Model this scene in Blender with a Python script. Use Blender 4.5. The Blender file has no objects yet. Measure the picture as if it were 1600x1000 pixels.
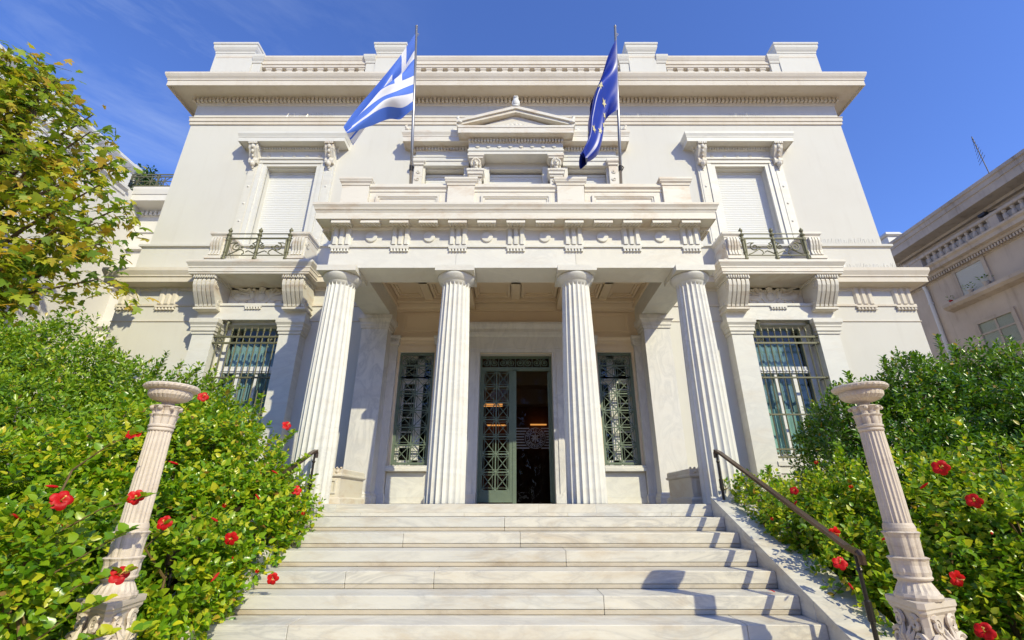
import bpy, bmesh, math, random
import numpy as np
from mathutils import Vector, Matrix
R = math.radians
random.seed(7)
scn = bpy.context.scene
COL = scn.collection

# ------------------------------------------------------------------ camera
cam_d = bpy.data.cameras.new("camera")
cam = bpy.data.objects.new("camera", cam_d)
COL.objects.link(cam)
cam.location = (0, 0, 0)                       # eye level = level of the porch floor
cam.rotation_euler = (R(90 + 21.925), 0, 0)
cam_d.sensor_width = 36
cam_d.lens = 713 / 1600 * 36
cam_d.shift_x = -6 / 1600
cam_d.clip_start = 0.05
cam_d.clip_end = 2000
scn.camera = cam

# ------------------------------------------------------------------ sky + sun
TO_SUN = Vector((0.75, -1.0, 0.94)).normalized()
w = bpy.data.worlds.new("World")
scn.world = w
w.use_nodes = True
nt = w.node_tree
nt.nodes.clear()
wo = nt.nodes.new('ShaderNodeOutputWorld')
bg = nt.nodes.new('ShaderNodeBackground')
sky = nt.nodes.new('ShaderNodeTexSky')
sky.sky_type = 'NISHITA'
sky.sun_disc = False
sky.sun_elevation = math.asin(TO_SUN.z)
sky.sun_rotation = math.atan2(TO_SUN.x, TO_SUN.y)
sky.altitude = 100
sky.air_density = 1.0
sky.dust_density = 0.3
sky.ozone_density = 4.0
bg.inputs[1].default_value = 0.145
# thin high cirrus in the sky itself
tc = nt.nodes.new('ShaderNodeTexCoord')
mp = nt.nodes.new('ShaderNodeMapping')
mp.inputs['Rotation'].default_value = (0, R(38), R(20))
mp.inputs['Scale'].default_value = (1.3, 1.6, 9.0)
ns = nt.nodes.new('ShaderNodeTexNoise')
ns.inputs['Scale'].default_value = 1.9
ns.inputs['Detail'].default_value = 7
ns.inputs['Roughness'].default_value = 0.62
ns.inputs['Distortion'].default_value = 0.5
cr = nt.nodes.new('ShaderNodeValToRGB')
cr.color_ramp.elements[0].position = 0.45
cr.color_ramp.elements[0].color = (0, 0, 0, 1)
cr.color_ramp.elements[1].position = 0.80
cr.color_ramp.elements[1].color = (0.30, 0.30, 0.30, 1)
sx = nt.nodes.new('ShaderNodeSeparateXYZ')
mr = nt.nodes.new('ShaderNodeMapRange')
mr.inputs['From Min'].default_value = -0.12
mr.inputs['From Max'].default_value = -0.6
mr.inputs['To Min'].default_value = 0.0
mr.inputs['To Max'].default_value = 1.0
mu = nt.nodes.new('ShaderNodeMath'); mu.operation = 'MULTIPLY'
mx = nt.nodes.new('ShaderNodeMixRGB')
mx.inputs[2].default_value = (4.2, 5.0, 6.4, 1)
L = nt.links.new
L(tc.outputs['Generated'], mp.inputs['Vector']); L(mp.outputs[0], ns.inputs['Vector'])
L(ns.outputs[0], cr.inputs[0]); L(tc.outputs['Generated'], sx.inputs[0])
L(sx.outputs[0], mr.inputs['Value']); L(cr.outputs[0], mu.inputs[0]); L(mr.outputs[0], mu.inputs[1])
L(mu.outputs[0], mx.inputs[0])
hs = nt.nodes.new('ShaderNodeHueSaturation')
hs.inputs['Saturation'].default_value = 1.05
tn = nt.nodes.new('ShaderNodeMixRGB'); tn.blend_type = 'MULTIPLY'; tn.inputs[0].default_value = 1
tn.inputs[2].default_value = (1.04, 1.12, 1.62, 1)
L(sky.outputs[0], hs.inputs['Color']); L(hs.outputs[0], tn.inputs[1])
L(tn.outputs[0], mx.inputs[1]); L(mx.outputs[0], bg.inputs[0]); L(bg.outputs[0], wo.inputs[0])

sl = bpy.data.lights.new("sun", 'SUN')
sl.energy = 4.3
sl.angle = R(0.5)
sl.color = (1.0, 0.935, 0.66)
so = bpy.data.objects.new("sun", sl)
COL.objects.link(so)
so.rotation_euler = (-TO_SUN).to_track_quat('-Z', 'Y').to_euler()

scn.view_settings.view_transform = 'Standard'
scn.view_settings.look = 'None'
scn.view_settings.exposure = 0.2
scn.view_settings.gamma = 1
scn.cycles.max_bounces = 8
scn.cycles.diffuse_bounces = 4
scn.cycles.transparent_max_bounces = 12

# ------------------------------------------------------------------ materials
def newmat(name):
    m = bpy.data.materials.new(name)
    m.use_nodes = True
    n = m.node_tree.nodes
    n.clear()
    out = n.new('ShaderNodeOutputMaterial')
    p = n.new('ShaderNodeBsdfPrincipled')
    m.node_tree.links.new(p.outputs[0], out.inputs[0])
    return m, n, m.node_tree.links.new, p, out

def ramp(n, stops):
    r = n.new('ShaderNodeValToRGB')
    e = r.color_ramp.elements
    while len(e) < len(stops): e.new(0.5)
    for i, (pos, c) in enumerate(stops):
        e[i].position = pos
        e[i].color = (c[0], c[1], c[2], 1) if len(c) == 3 else c
    return r

def noise(n, l, vec, scale, detail=4, rough=0.55, dist=0.0):
    t = n.new('ShaderNodeTexNoise')
    t.inputs['Scale'].default_value = scale
    t.inputs['Detail'].default_value = detail
    t.inputs['Roughness'].default_value = rough
    t.inputs['Distortion'].default_value = dist
    l(vec, t.inputs['Vector'])
    return t

def mapped(n, l, scale=(1, 1, 1), rot=(0, 0, 0), rnd=True):
    tcx = n.new('ShaderNodeTexCoord')
    m = n.new('ShaderNodeMapping')
    m.inputs['Scale'].default_value = scale
    m.inputs['Rotation'].default_value = rot
    l(tcx.outputs['Object'], m.inputs['Vector'])
    if rnd:
        oi = n.new('ShaderNodeObjectInfo')
        v = n.new('ShaderNodeVectorMath'); v.operation = 'ADD'
        s = n.new('ShaderNodeMath'); s.operation = 'MULTIPLY'; s.inputs[1].default_value = 37.0
        l(oi.outputs['Random'], s.inputs[0]); l(s.outputs[0], v.inputs[1])
        l(tcx.outputs['Object'], v.inputs[0]); l(v.outputs[0], m.inputs['Vector'])
    return m.outputs[0]

def mixc(n, l, fac, a, b, mode='MIX'):
    x = n.new('ShaderNodeMixRGB'); x.blend_type = mode
    for i, val in ((0, fac), (1, a), (2, b)):
        if hasattr(val, 'is_linked') or hasattr(val, 'links'): l(val, x.inputs[i])
        elif i == 0: x.inputs[0].default_value = val
        else: x.inputs[i].default_value = (*val, 1)
    return x.outputs[0]

def bump(n, l, p, h, strength, dist=0.01):
    b = n.new('ShaderNodeBump')
    b.inputs['Strength'].default_value = strength
    b.inputs['Distance'].default_value = dist
    l(h, b.inputs['Height']); l(b.outputs[0], p.inputs['Normal'])

def mat_plaster(name, col, dirt, amt=0.35, rough=0.85):
    m, n, l, p, o = newmat(name)
    v = mapped(n, l, rnd=False)
    a = noise(n, l, v, 0.7, 5, 0.6)
    r = ramp(n, [(0.42, (0, 0, 0)), (0.8, (1, 1, 1))])
    l(a.outputs[0], r.inputs[0])
    v2 = mapped(n, l, (3.0, 3.0, 0.35), rnd=False)
    a2 = noise(n, l, v2, 2.0, 6, 0.65)
    r2 = ramp(n, [(0.52, (0, 0, 0)), (0.85, (1, 1, 1))])
    l(a2.outputs[0], r2.inputs[0])
    s = n.new('ShaderNodeMath'); s.operation = 'MULTIPLY'; s.inputs[1].default_value = amt
    ad = n.new('ShaderNodeMath'); ad.operation = 'ADD'
    l(r.outputs[0], ad.inputs[0]); l(r2.outputs[0], ad.inputs[1]); l(ad.outputs[0], s.inputs[0])
    l(mixc(n, l, s.outputs[0], col, dirt), p.inputs['Base Color'])
    p.inputs['Roughness'].default_value = rough
    p.inputs['Specular IOR Level'].default_value = 0.25
    g = noise(n, l, mapped(n, l, rnd=False), 60, 5, 0.7)
    bump(n, l, p, g.outputs[0], 0.12, 0.01)
    return m

def mat_marble(name, base, vein, stain, vscale=1.0, veinamt=0.5, stainamt=0.35, rot=(0.2, 0.5, 0.1), stretch=(1, 1, 2.2), rough=0.55, isl=((0.90, 0.895, 0.885), (0.97, 0.945, 0.90))):
    m, n, l, p, o = newmat(name)
    v = mapped(n, l, tuple(s * vscale for s in stretch), rot)
    d = noise(n, l, v, 1.3, 7, 0.62, 1.6)
    r = ramp(n, [(0.40, (0, 0, 0)), (0.485, (0.8, 0.8, 0.8)), (0.50, (1, 1, 1)), (0.53, (0.5, 0.5, 0.5)), (0.64, (0, 0, 0))])
    l(d.outputs[0], r.inputs[0])
    s1 = n.new('ShaderNodeMath'); s1.operation = 'MULTIPLY'; s1.inputs[1].default_value = veinamt
    big = noise(n, l, mapped(n, l), 0.55, 3)
    rb = ramp(n, [(0.35, (0.25, 0.25, 0.25)), (0.65, (1, 1, 1))]); l(big.outputs[0], rb.inputs[0])
    mm = n.new('ShaderNodeMath'); mm.operation = 'MULTIPLY'
    l(r.outputs[0], mm.inputs[0]); l(rb.outputs[0], mm.inputs[1]); l(mm.outputs[0], s1.inputs[0])
    c = mixc(n, l, s1.outputs[0], base, vein)
    st = noise(n, l, mapped(n, l, (0.8, 0.8, 2.5)), 1.7, 8, 0.7, 0.4)
    rs = ramp(n, [(0.5, (0, 0, 0)), (0.78, (1, 1, 1))]); l(st.outputs[0], rs.inputs[0])
    s2 = n.new('ShaderNodeMath'); s2.operation = 'MULTIPLY'; s2.inputs[1].default_value = stainamt
    l(rs.outputs[0], s2.inputs[0])
    c = mixc(n, l, s2.outputs[0], c, stain)
    geo = n.new('ShaderNodeNewGeometry')
    ri = ramp(n, [(0.0, isl[0]), (0.5, (1, 1, 1)), (1.0, isl[1])])
    l(geo.outputs['Random Per Island'], ri.inputs[0])
    c = mixc(n, l, 1.0, c, ri.outputs[0], 'MULTIPLY')
    l(c, p.inputs['Base Color'])
    p.inputs['Roughness'].default_value = rough
    p.inputs['Specular IOR Level'].default_value = 0.35
    g = noise(n, l, mapped(n, l), 38, 6, 0.7)
    bump(n, l, p, g.outputs[0], 0.14, 0.008)
    return m

def mat_metal(name, col, col2, rough=0.5, metallic=0.3):
    m, n, l, p, o = newmat(name)
    a = noise(n, l, mapped(n, l), 9, 6, 0.7)
    l(mixc(n, l, a.outputs[0], col, col2), p.inputs['Base Color'])
    p.inputs['Roughness'].default_value = rough
    p.inputs['Metallic'].default_value = metallic
    return m

def mat_flat(name, col, rough=0.6, metallic=0.0, var=0.06, emit=None, es=1.0):
    m, n, l, p, o = newmat(name)
    a = noise(n, l, mapped(n, l), 6, 5, 0.6)
    c2 = tuple(max(0, x * (1 - 2 * var)) for x in col)
    l(mixc(n, l, a.outputs[0], col, c2), p.inputs['Base Color'])
    p.inputs['Roughness'].default_value = rough
    p.inputs['Metallic'].default_value = metallic
    if emit:
        p.inputs['Emission Color'].default_value = (*emit, 1)
        p.inputs['Emission Strength'].default_value = es
    return m

def mat_glass(name, tint=(0.9, 0.95, 0.95), ior=1.5):
    m, n, l, p, o = newmat(name)
    n.remove(p)
    t = n.new('ShaderNodeBsdfTransparent'); t.inputs[0].default_value = (*tint, 1)
    g = n.new('ShaderNodeBsdfGlossy'); g.inputs['Roughness'].default_value = 0.02
    f = n.new('ShaderNodeFresnel'); f.inputs[0].default_value = ior
    geo = n.new('ShaderNodeTexCoord')
    nz = noise(n, l, geo.outputs['Object'], 1.4, 2)
    b = n.new('ShaderNodeBump'); b.inputs['Strength'].default_value = 0.06; b.inputs['Distance'].default_value = 0.05
    l(nz.outputs[0], b.inputs['Height']); l(b.outputs[0], g.inputs['Normal'])
    mxs = n.new('ShaderNodeMixShader')
    gg = n.new('ShaderNodeNewGeometry'); iv = n.new('ShaderNodeMath'); iv.operation = 'SUBTRACT'; iv.inputs[0].default_value = 1.0
    l(gg.outputs['Backfacing'], iv.inputs[1]); mf = n.new('ShaderNodeMath'); mf.operation = 'MULTIPLY'
    l(f.outputs[0], mf.inputs[0]); l(iv.outputs[0], mf.inputs[1])
    l(mf.outputs[0], mxs.inputs[0]); l(t.outputs[0], mxs.inputs[1]); l(g.outputs[0], mxs.inputs[2])
    l(mxs.outputs[0], o.inputs[0])
    return m

def mat_leaf(name, cols, rough=0.38, trans=0.35, spec=0.5):
    m, n, l, p, o = newmat(name)
    geo = n.new('ShaderNodeNewGeometry')
    k = len(cols)
    st = [(0.975 * i / (k - 1) if k > 1 else 0, c) for i, c in enumerate(cols)]
    if k > 2: st += [(0.985, (0.55, 0.42, 0.05)), (1.0, (0.30, 0.16, 0.04))]
    r = ramp(n, st)
    l(geo.outputs['Random Per Island'], r.inputs[0])
    tco = n.new('ShaderNodeTexCoord')
    nz = noise(n, l, tco.outputs['Object'], 1.1, 3)
    rr = ramp(n, [(0.3, (0.75, 0.8, 0.8)), (0.7, (1.2, 1.12, 1.0))]); l(nz.outputs[0], rr.inputs[0])
    c = mixc(n, l, 1.0, r.outputs[0], rr.outputs[0], 'MULTIPLY')
    l(c, p.inputs['Base Color'])
    p.inputs['Roughness'].default_value = rough
    p.inputs['Specular IOR Level'].default_value = spec
    tr = n.new('ShaderNodeBsdfTranslucent')
    br = n.new('ShaderNodeMixRGB'); br.blend_type = 'MULTIPLY'; br.inputs[0].default_value = 1
    br.inputs[2].default_value = (1.5, 1.45, 0.7, 1)
    l(c, br.inputs[1]); l(br.outputs[0], tr.inputs[0])
    mxs = n.new('ShaderNodeMixShader'); mxs.inputs[0].default_value = trans
    l(p.outputs[0], mxs.inputs[1]); l(tr.outputs[0], mxs.inputs[2]); l(mxs.outputs[0], o.inputs[0])
    return m

M = {}
M['paint'] = mat_plaster('cream_paint', (0.605, 0.585, 0.53), (0.50, 0.465, 0.41), 0.32)
M['porch_paint'] = mat_plaster('beige_paint', (0.70, 0.57, 0.41), (0.56, 0.44, 0.31), 0.25)
M['trim'] = mat_plaster('cream_trim', (0.64, 0.585, 0.50), (0.46, 0.38, 0.28), 0.45)
M['marble'] = mat_marble('portico_marble', (0.66, 0.645, 0.59), (0.44, 0.435, 0.425), (0.55, 0.44, 0.31), 1.0, 0.42, 0.30)
M['carved'] = mat_marble('carved_marble', (0.665, 0.63, 0.555), (0.50, 0.47, 0.43), (0.46, 0.31, 0.18), 1.5, 0.25, 0.75)
M['step'] = mat_marble('step_marble', (0.64, 0.615, 0.55), (0.36, 0.355, 0.35), (0.46, 0.35, 0.22), 1.2, 0.65, 0.7, (0.1, 0.25, 0.1), (0.7, 1.2, 2.6), 0.5, ((0.80, 0.80, 0.80), (0.96, 0.91, 0.83)))
M['grey_marble'] = mat_marble('veined_grey_marble', (0.66, 0.64, 0.61), (0.40, 0.40, 0.41), (0.52, 0.42, 0.32), 1.3, 0.6, 0.2, (0.2, 0.75, 0.1), (2.2, 1, 0.8))
M['lamp_stone'] = mat_marble('weathered_marble', (0.60, 0.52, 0.435), (0.44, 0.37, 0.31), (0.27, 0.19, 0.13), 3.0, 0.4, 0.85)
M['shutter'] = mat_plaster('shutter_white', (0.66, 0.655, 0.625), (0.57, 0.56, 0.53), 0.15, 0.6)
M['iron'] = mat_metal('olive_iron', (0.17, 0.16, 0.08), (0.09, 0.09, 0.05), 0.55, 0.1)
M['green'] = mat_metal('green_iron', (0.165, 0.205, 0.145), (0.085, 0.12, 0.085), 0.5, 0.1)
M['bronze'] = mat_metal('bronze', (0.16, 0.10, 0.06), (0.06, 0.042, 0.032), 0.32, 0.75)
M['dark_iron'] = mat_metal('dark_iron', (0.05, 0.045, 0.04), (0.03, 0.026, 0.024), 0.4, 0.6)
M['steel'] = mat_metal('steel', (0.42, 0.40, 0.37), (0.30, 0.28, 0.25), 0.35, 0.85)
M['glass'] = mat_glass('window_glass', (0.82, 0.90, 0.90), 1.55)
M['wood_white'] = mat_flat('white_wood', (0.72, 0.71, 0.69), 0.5)
M['curtain'] = mat_flat('curtain', (0.55, 0.68, 0.60), 0.9, 0, 0.12)
M['sheer'] = mat_flat('sheer_curtain', (0.36, 0.44, 0.47), 0.9, 0, 0.2)
M['door_glass'] = mat_glass('door_glass', (0.9, 0.9, 0.88), 1.22)
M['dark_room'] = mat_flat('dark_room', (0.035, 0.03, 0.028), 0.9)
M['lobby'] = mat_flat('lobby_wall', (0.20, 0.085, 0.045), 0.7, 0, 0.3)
M['lobby_light'] = mat_flat('lobby_beam', (0.32, 0.24, 0.15), 0.7)
M['warm_lamp'] = mat_flat('warm_lamp', (0.9, 0.5, 0.2), 0.5, 0, 0, (1.0, 0.42, 0.10), 0.8)
M['counter'] = mat_flat('red_counter', (0.45, 0.16, 0.08), 0.5)
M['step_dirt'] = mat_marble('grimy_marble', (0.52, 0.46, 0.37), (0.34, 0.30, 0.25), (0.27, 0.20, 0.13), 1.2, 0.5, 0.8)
M['vinyl'] = mat_flat('vinyl_lettering', (0.55, 0.50, 0.48), 0.7)
M['brown_plaster'] = mat_plaster('brown_plaster', (0.52, 0.435, 0.345), (0.32, 0.255, 0.20), 0.7)
M['brown_trim'] = mat_plaster('brown_trim', (0.52, 0.44, 0.35), (0.25, 0.195, 0.145), 0.8)
M['blind'] = mat_flat('grey_blind', (0.50, 0.50, 0.46), 0.7)
M['pipe'] = mat_flat('pipe_paint', (0.62, 0.60, 0.56), 0.5)
M['white_wall'] = mat_plaster('white_wing', (0.66, 0.635, 0.59), (0.55, 0.50, 0.44), 0.18)
M['soil'] = mat_plaster('soil', (0.07, 0.05, 0.035), (0.03, 0.022, 0.016), 0.8)
M['paving'] = mat_plaster('paving', (0.60, 0.45, 0.29), (0.44, 0.32, 0.20), 0.5)
M['blue'] = mat_flat('flag_blue', (0.07, 0.17, 0.64), 0.75, 0, 0.05)
M['white_cloth'] = mat_flat('flag_white', (0.74, 0.74, 0.80), 0.8, 0, 0.03)
M['eu_blue'] = mat_flat('deep_blue_cloth', (0.010, 0.028, 0.30), 0.40, 0, 0.1)
M['star'] = mat_flat('gold_star', (0.62, 0.55, 0.30), 0.6)
M['bark'] = mat_flat('bark', (0.16, 0.11, 0.07), 0.9, 0, 0.3)
M['twig'] = mat_flat('twig', (0.20, 0.13, 0.05), 0.8, 0, 0.3)
M['petal'] = mat_leaf('red_petal', [(0.42, 0.003, 0.006), (0.60, 0.008, 0.010)], 0.5, 0.25, 0.3)
M['stamen'] = mat_flat('stamen', (0.75, 0.45, 0.10), 0.6)
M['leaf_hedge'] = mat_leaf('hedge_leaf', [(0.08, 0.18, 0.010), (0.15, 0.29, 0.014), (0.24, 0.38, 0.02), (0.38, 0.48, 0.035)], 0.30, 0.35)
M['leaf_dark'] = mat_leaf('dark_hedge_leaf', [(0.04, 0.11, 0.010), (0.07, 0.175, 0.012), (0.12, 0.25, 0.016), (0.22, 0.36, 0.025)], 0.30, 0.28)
M['leaf_hib'] = mat_leaf('hibiscus_leaf', [(0.08, 0.20, 0.008), (0.15, 0.31, 0.012), (0.22, 0.38, 0.016), (0.33, 0.45, 0.02), (0.60, 0.58, 0.03)], 0.28, 0.38)
M['leaf_hib2'] = mat_leaf('yellow_hibiscus_leaf', [(0.07, 0.18, 0.010), (0.15, 0.30, 0.015), (0.30, 0.43, 0.02), (0.58, 0.58, 0.04)], 0.30, 0.38)
M['leaf_maple'] = mat_leaf('autumn_leaf', [(0.08, 0.16, 0.015), (0.14, 0.24, 0.02), (0.20, 0.30, 0.02), (0.28, 0.36, 0.03), (0.38, 0.41, 0.035), (0.44, 0.40, 0.04), (0.48, 0.31, 0.05)], 0.5, 0.42, 0.3)
M['leaf_far'] = mat_leaf('far_leaf', [(0.015, 0.05, 0.012), (0.035, 0.09, 0.02), (0.06, 0.13, 0.03)], 0.5, 0.2, 0.3)

# ------------------------------------------------------------------ mesh helper
class MB:
    def __init__(s): s.v = []; s.f = []; s.mi = []
    def add(s, vs, fs, mi=0):
        b = len(s.v); s.v += [tuple(p) for p in vs]
        s.f += [tuple(b + i for i in f) for f in fs]; s.mi += [mi] * len(fs)
        return s
    def box(s, x0, x1, y0, y1, z0, z1, mi=0):
        return s.add([(x0,y0,z0),(x1,y0,z0),(x1,y1,z0),(x0,y1,z0),(x0,y0,z1),(x1,y0,z1),(x1,y1,z1),(x0,y1,z1)],
              [(0,3,2,1),(4,5,6,7),(0,1,5,4),(1,2,6,5),(2,3,7,6),(3,0,4,7)], mi)
    def rstack(s, x0, x1, y0, y1, prof, fl=1, fr=1, ff=1, fb=0, mi=0):
        vs = []; fs = []
        for (o, z) in prof:
            vs += [(x0-o*fl, y0-o*ff, z), (x1+o*fr, y0-o*ff, z), (x1+o*fr, y1+o*fb, z), (x0-o*fl, y1+o*fb, z)]
        k = len(prof)
        for i in range(k-1):
            for j in range(4):
                fs.append((i*4+j, i*4+(j+1)%4, i*4+4+(j+1)%4, i*4+4+j))
        fs.append((3,2,1,0)); fs.append(tuple((k-1)*4+j for j in range(4)))
        return s.add(vs, fs, mi)
    def prism(s, poly, a, b, axis, mi=0):
        n = len(poly)
        if axis == 'x': mk = lambda p, t: (t, p[0], p[1])
        elif axis == 'y': mk = lambda p, t: (p[0], t, p[1])
        else: mk = lambda p, t: (p[0], p[1], t)
        vs = [mk(p, a) for p in poly] + [mk(p, b) for p in poly]
        fs = [(i, (i+1)%n, n+(i+1)%n, n+i) for i in range(n)] + [tuple(range(n))[::-1], tuple(range(n, 2*n))]
        return s.add(vs, fs, mi)
    def lathe(s, cx, cy, prof, n=24, mod=None, mi=0, cap=True):
        vs = []; fs = []
        for k, (r, z) in enumerate(prof):
            for i in range(n):
                a = 2*math.pi*i/n
                rr = r + (mod(k, a, r) if mod else 0)
                vs.append((cx+rr*math.cos(a), cy+rr*math.sin(a), z))
        for k in range(len(prof)-1):
            for i in range(n):
                fs.append((k*n+i, k*n+(i+1)%n, (k+1)*n+(i+1)%n, (k+1)*n+i))
        if cap:
            fs.append(tuple(range(n))[::-1]); fs.append(tuple((len(prof)-1)*n+i for i in range(n)))
        return s.add(vs, fs, mi)
    def tube(s, pts, r, n=6, mi=0, closed=False):
        P = [Vector(p) for p in pts]; m = len(P)
        rad = r if isinstance(r, (list, tuple)) else [r]*m
        vs = []; fs = []; prev = None
        for i in range(m):
            t = (P[min(i+1, m-1)]-P[max(i-1, 0)])
            if t.length < 1e-9: t = Vector((0,0,1))
            t.normalize()
            if prev is None:
                u = t.cross(Vector((0,0,1)))
                if u.length < 0.05: u = t.cross(Vector((0,1,0)))
            else:
                u = prev - t*prev.dot(t)
            u.normalize(); prev = u; q = t.cross(u)
            for j in range(n):
                a = 2*math.pi*(j+0.5)/n
                vs.append(P[i]+(u*math.cos(a)+q*math.sin(a))*rad[i])
        for i in range(m-1):
            for j in range(n):
                fs.append((i*n+j, i*n+(j+1)%n, (i+1)*n+(j+1)%n, (i+1)*n+j))
        fs.append(tuple(range(n))[::-1]); fs.append(tuple((m-1)*n+j for j in range(n)))
        return s.add(vs, fs, mi)
    def ball(s, c, rx, ry=None, rz=None, n=10, k=7, mi=0):
        ry = ry or rx; rz = rz or rx
        vs = [(c[0], c[1], c[2]-rz)]
        for i in range(1, k):
            t = -math.pi/2+math.pi*i/k
            for j in range(n):
                a = 2*math.pi*j/n
                vs.append((c[0]+rx*math.cos(t)*math.cos(a), c[1]+ry*math.cos(t)*math.sin(a), c[2]+rz*math.sin(t)))
        vs.append((c[0], c[1], c[2]+rz)); fs = []
        for j in range(n): fs.append((0, 1+(j+1)%n, 1+j))
        for i in range(k-2):
            for j in range(n):
                a = 1+i*n+j; b = 1+i*n+(j+1)%n
                fs.append((a, b, b+n, a+n))
        t = len(vs)-1; b0 = 1+(k-2)*n
        for j in range(n): fs.append((b0+j, b0+(j+1)%n, t))
        return s.add(vs, fs, mi)
    def mirror(s):                       # append the x-mirrored copy
        b = len(s.v); nf = len(s.f)
        s.v += [(-x, y, z) for (x, y, z) in s.v[:b]]
        s.f += [tuple(b+i for i in f)[::-1] for f in s.f[:nf]]; s.mi += s.mi[:nf]
        return s
    def flip(s):
        s.v = [(-x, y, z) for (x, y, z) in s.v]; s.f = [f[::-1] for f in s.f]; return s
    def build(s, name, mats, parent=None, smooth=False, loc=None, recalc=True, bevel=0):
        me = bpy.data.meshes.new(name)
        me.from_pydata(s.v, [], s.f)
        if not isinstance(mats, (list, tuple)): mats = [mats]
        for m in mats: me.materials.append(m)
        if len(mats) > 1: me.polygons.foreach_set('material_index', s.mi)
        if recalc:
            bm = bmesh.new(); bm.from_mesh(me)
            bmesh.ops.recalc_face_normals(bm, faces=bm.faces); bm.to_mesh(me); bm.free()
        if smooth: me.polygons.foreach_set('use_smooth', [True]*len(me.polygons))
        me.update()
        return link(name, me, parent, loc, bevel)

def link(name, me, parent=None, loc=None, bevel=0):
    o = bpy.data.objects.new(name, me)
    COL.objects.link(o)
    if parent is not None:
        o.parent = parent
        if loc is None and parent.type == 'EMPTY': o.location = -parent.location
    if loc is not None:
        o.location = Vector(loc) - (parent.location if parent is not None and parent.type == 'EMPTY' else Vector((0,0,0)))
    if bevel:
        b = o.modifiers.new('bevel', 'BEVEL'); b.width = bevel; b.segments = 2; b.limit_method = 'ANGLE'
    return o

def tag(o, label=None, cat=None, group=None, kind=None):
    if label: o['label'] = label
    if cat: o['category'] = cat
    if group: o['group'] = group
    if kind: o['kind'] = kind
    return o

def thing(name, loc, label, cat, group=None):
    e = bpy.data.objects.new(name, None)
    e.empty_display_size = 0.2
    COL.objects.link(e); e.location = loc
    return tag(e, label, cat, group)

def wall_panel(mb, x0, x1, z0, z1, yf, holes, depth):
    """front sheet of a wall with rectangular openings and their reveals"""
    xs = sorted({x0, x1, *[h[0] for h in holes], *[h[1] for h in holes]})
    zs = sorted({z0, z1, *[h[2] for h in holes], *[h[3] for h in holes]})
    for i in range(len(xs)-1):
        for j in range(len(zs)-1):
            cx, cz = (xs[i]+xs[i+1])/2, (zs[j]+zs[j+1])/2
            if any(h[0] < cx < h[1] and h[2] < cz < h[3] for h in holes): continue
            mb.add([(xs[i],yf,zs[j]),(xs[i+1],yf,zs[j]),(xs[i+1],yf,zs[j+1]),(xs[i],yf,zs[j+1])], [(0,1,2,3)])
    for a, b, c, d in holes:
        y2 = yf+depth
        mb.add([(a,yf,c),(b,yf,c),(b,yf,d),(a,yf,d),(a,y2,c),(b,y2,c),(b,y2,d),(a,y2,d)],
               [(0,1,5,4),(1,2,6,5),(2,3,7,6),(3,0,4,7)])
    return mb

def spiral(cx, cz, r0, r1, a0, turns, y, n=18, sgn=1):
    out = []
    for i in range(n+1):
        t = i/n
        r = r0+(r1-r0)*t
        a = a0+sgn*turns*2*math.pi*t
        out.append((cx+r*math.cos(a), y, cz+r*math.sin(a)))
    return out

# ================================================================== ground
g = MB(); g.add([(-400,-400,-1.66),(400,-400,-1.66),(400,600,-1.66),(-400,600,-1.66)], [(0,1,2,3)])
tag(g.build('ground', M['paving']), kind='structure')
for sgn, nm in ((-1, 'soil'), (1, 'soil')):
    b = MB()
    xs = [2.98, 4.2, 6, 10]; ys = [2.2, 3.2, 4.4, 5.6, 6.6, 8.78]
    zz = [-1.62, -1.5, -1.25, -0.8, -0.45, -0.3]
    vs = [(sgn*x, y, z - (0.02 if i == 0 else -0.05*math.sin(x*3+y*2))) for i, x in enumerate(xs) for y, z in zip(ys, zz)]
    n = len(ys)
    fs = [(i*n+j, i*n+j+1, (i+1)*n+j+1, (i+1)*n+j) for i in range(len(xs)-1) for j in range(n-1)]
    b.add(vs, fs); tag(b.build(nm, M['soil'], smooth=True), kind='structure')

# ================================================================== museum building
MUS = thing('museum_building', (0, 8.8, -1.65), 'cream neoclassical museum front with four-column marble porch and balustraded roof', 'museum')
WY, UY = 8.8, 8.85
holes_l = [(-0.72, 0.72, -0.001, 2.81), (1.64, 2.33, 0.65, 2.84), (-2.33, -1.64, 0.65, 2.84),
           (4.78, 5.98, 0.72, 3.47), (-5.98, -4.78, 0.72, 3.47)]
b = MB(); wall_panel(b, -8.4, 8.4, -1.65, 4.4, WY, holes_l, 0.32)
b.add([(-8.4,WY,-1.65),(-8.4,19,-1.65),(-8.4,19,4.4),(-8.4,WY,4.4)], [(0,1,2,3)])
b.add([(8.4,WY,-1.65),(8.4,19,-1.65),(8.4,19,4.4),(8.4,WY,4.4)], [(0,1,2,3)])
b.build('lower_wall', M['paint'], MUS, recalc=False)
b = MB()
hu = [(4.78, 5.98, 4.75, 7.5), (-5.98, -4.78, 4.75, 7.5), (-0.63, 0.63, 5.0, 7.48), (1.24, 2.19, 5.0, 7.46), (-2.19, -1.24, 5.0, 7.46)]
wall_panel(b, -8.2, 8.2, 4.4, 10.05, UY, hu, 0.3)
b.add([(-8.2,UY,4.4),(-8.2,19,4.4),(-8.2,19,10.05),(-8.2,UY,10.05)], [(0,1,2,3)])
b.add([(8.2,UY,4.4),(8.2,19,4.4),(8.2,19,10.05),(8.2,UY,10.05)], [(0,1,2,3)])
b.add([(-8.2,UY,10.05),(8.2,UY,10.05),(8.2,19,10.05),(-8.2,19,10.05)], [(0,1,2,3)])
b.add([(-8.2,19,4.4),(8.2,19,4.4),(8.2,19,10.05),(-8.2,19,10.05)], [(0,1,2,3)])
b.build('upper_wall', M['paint'], MUS, recalc=False)

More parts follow.
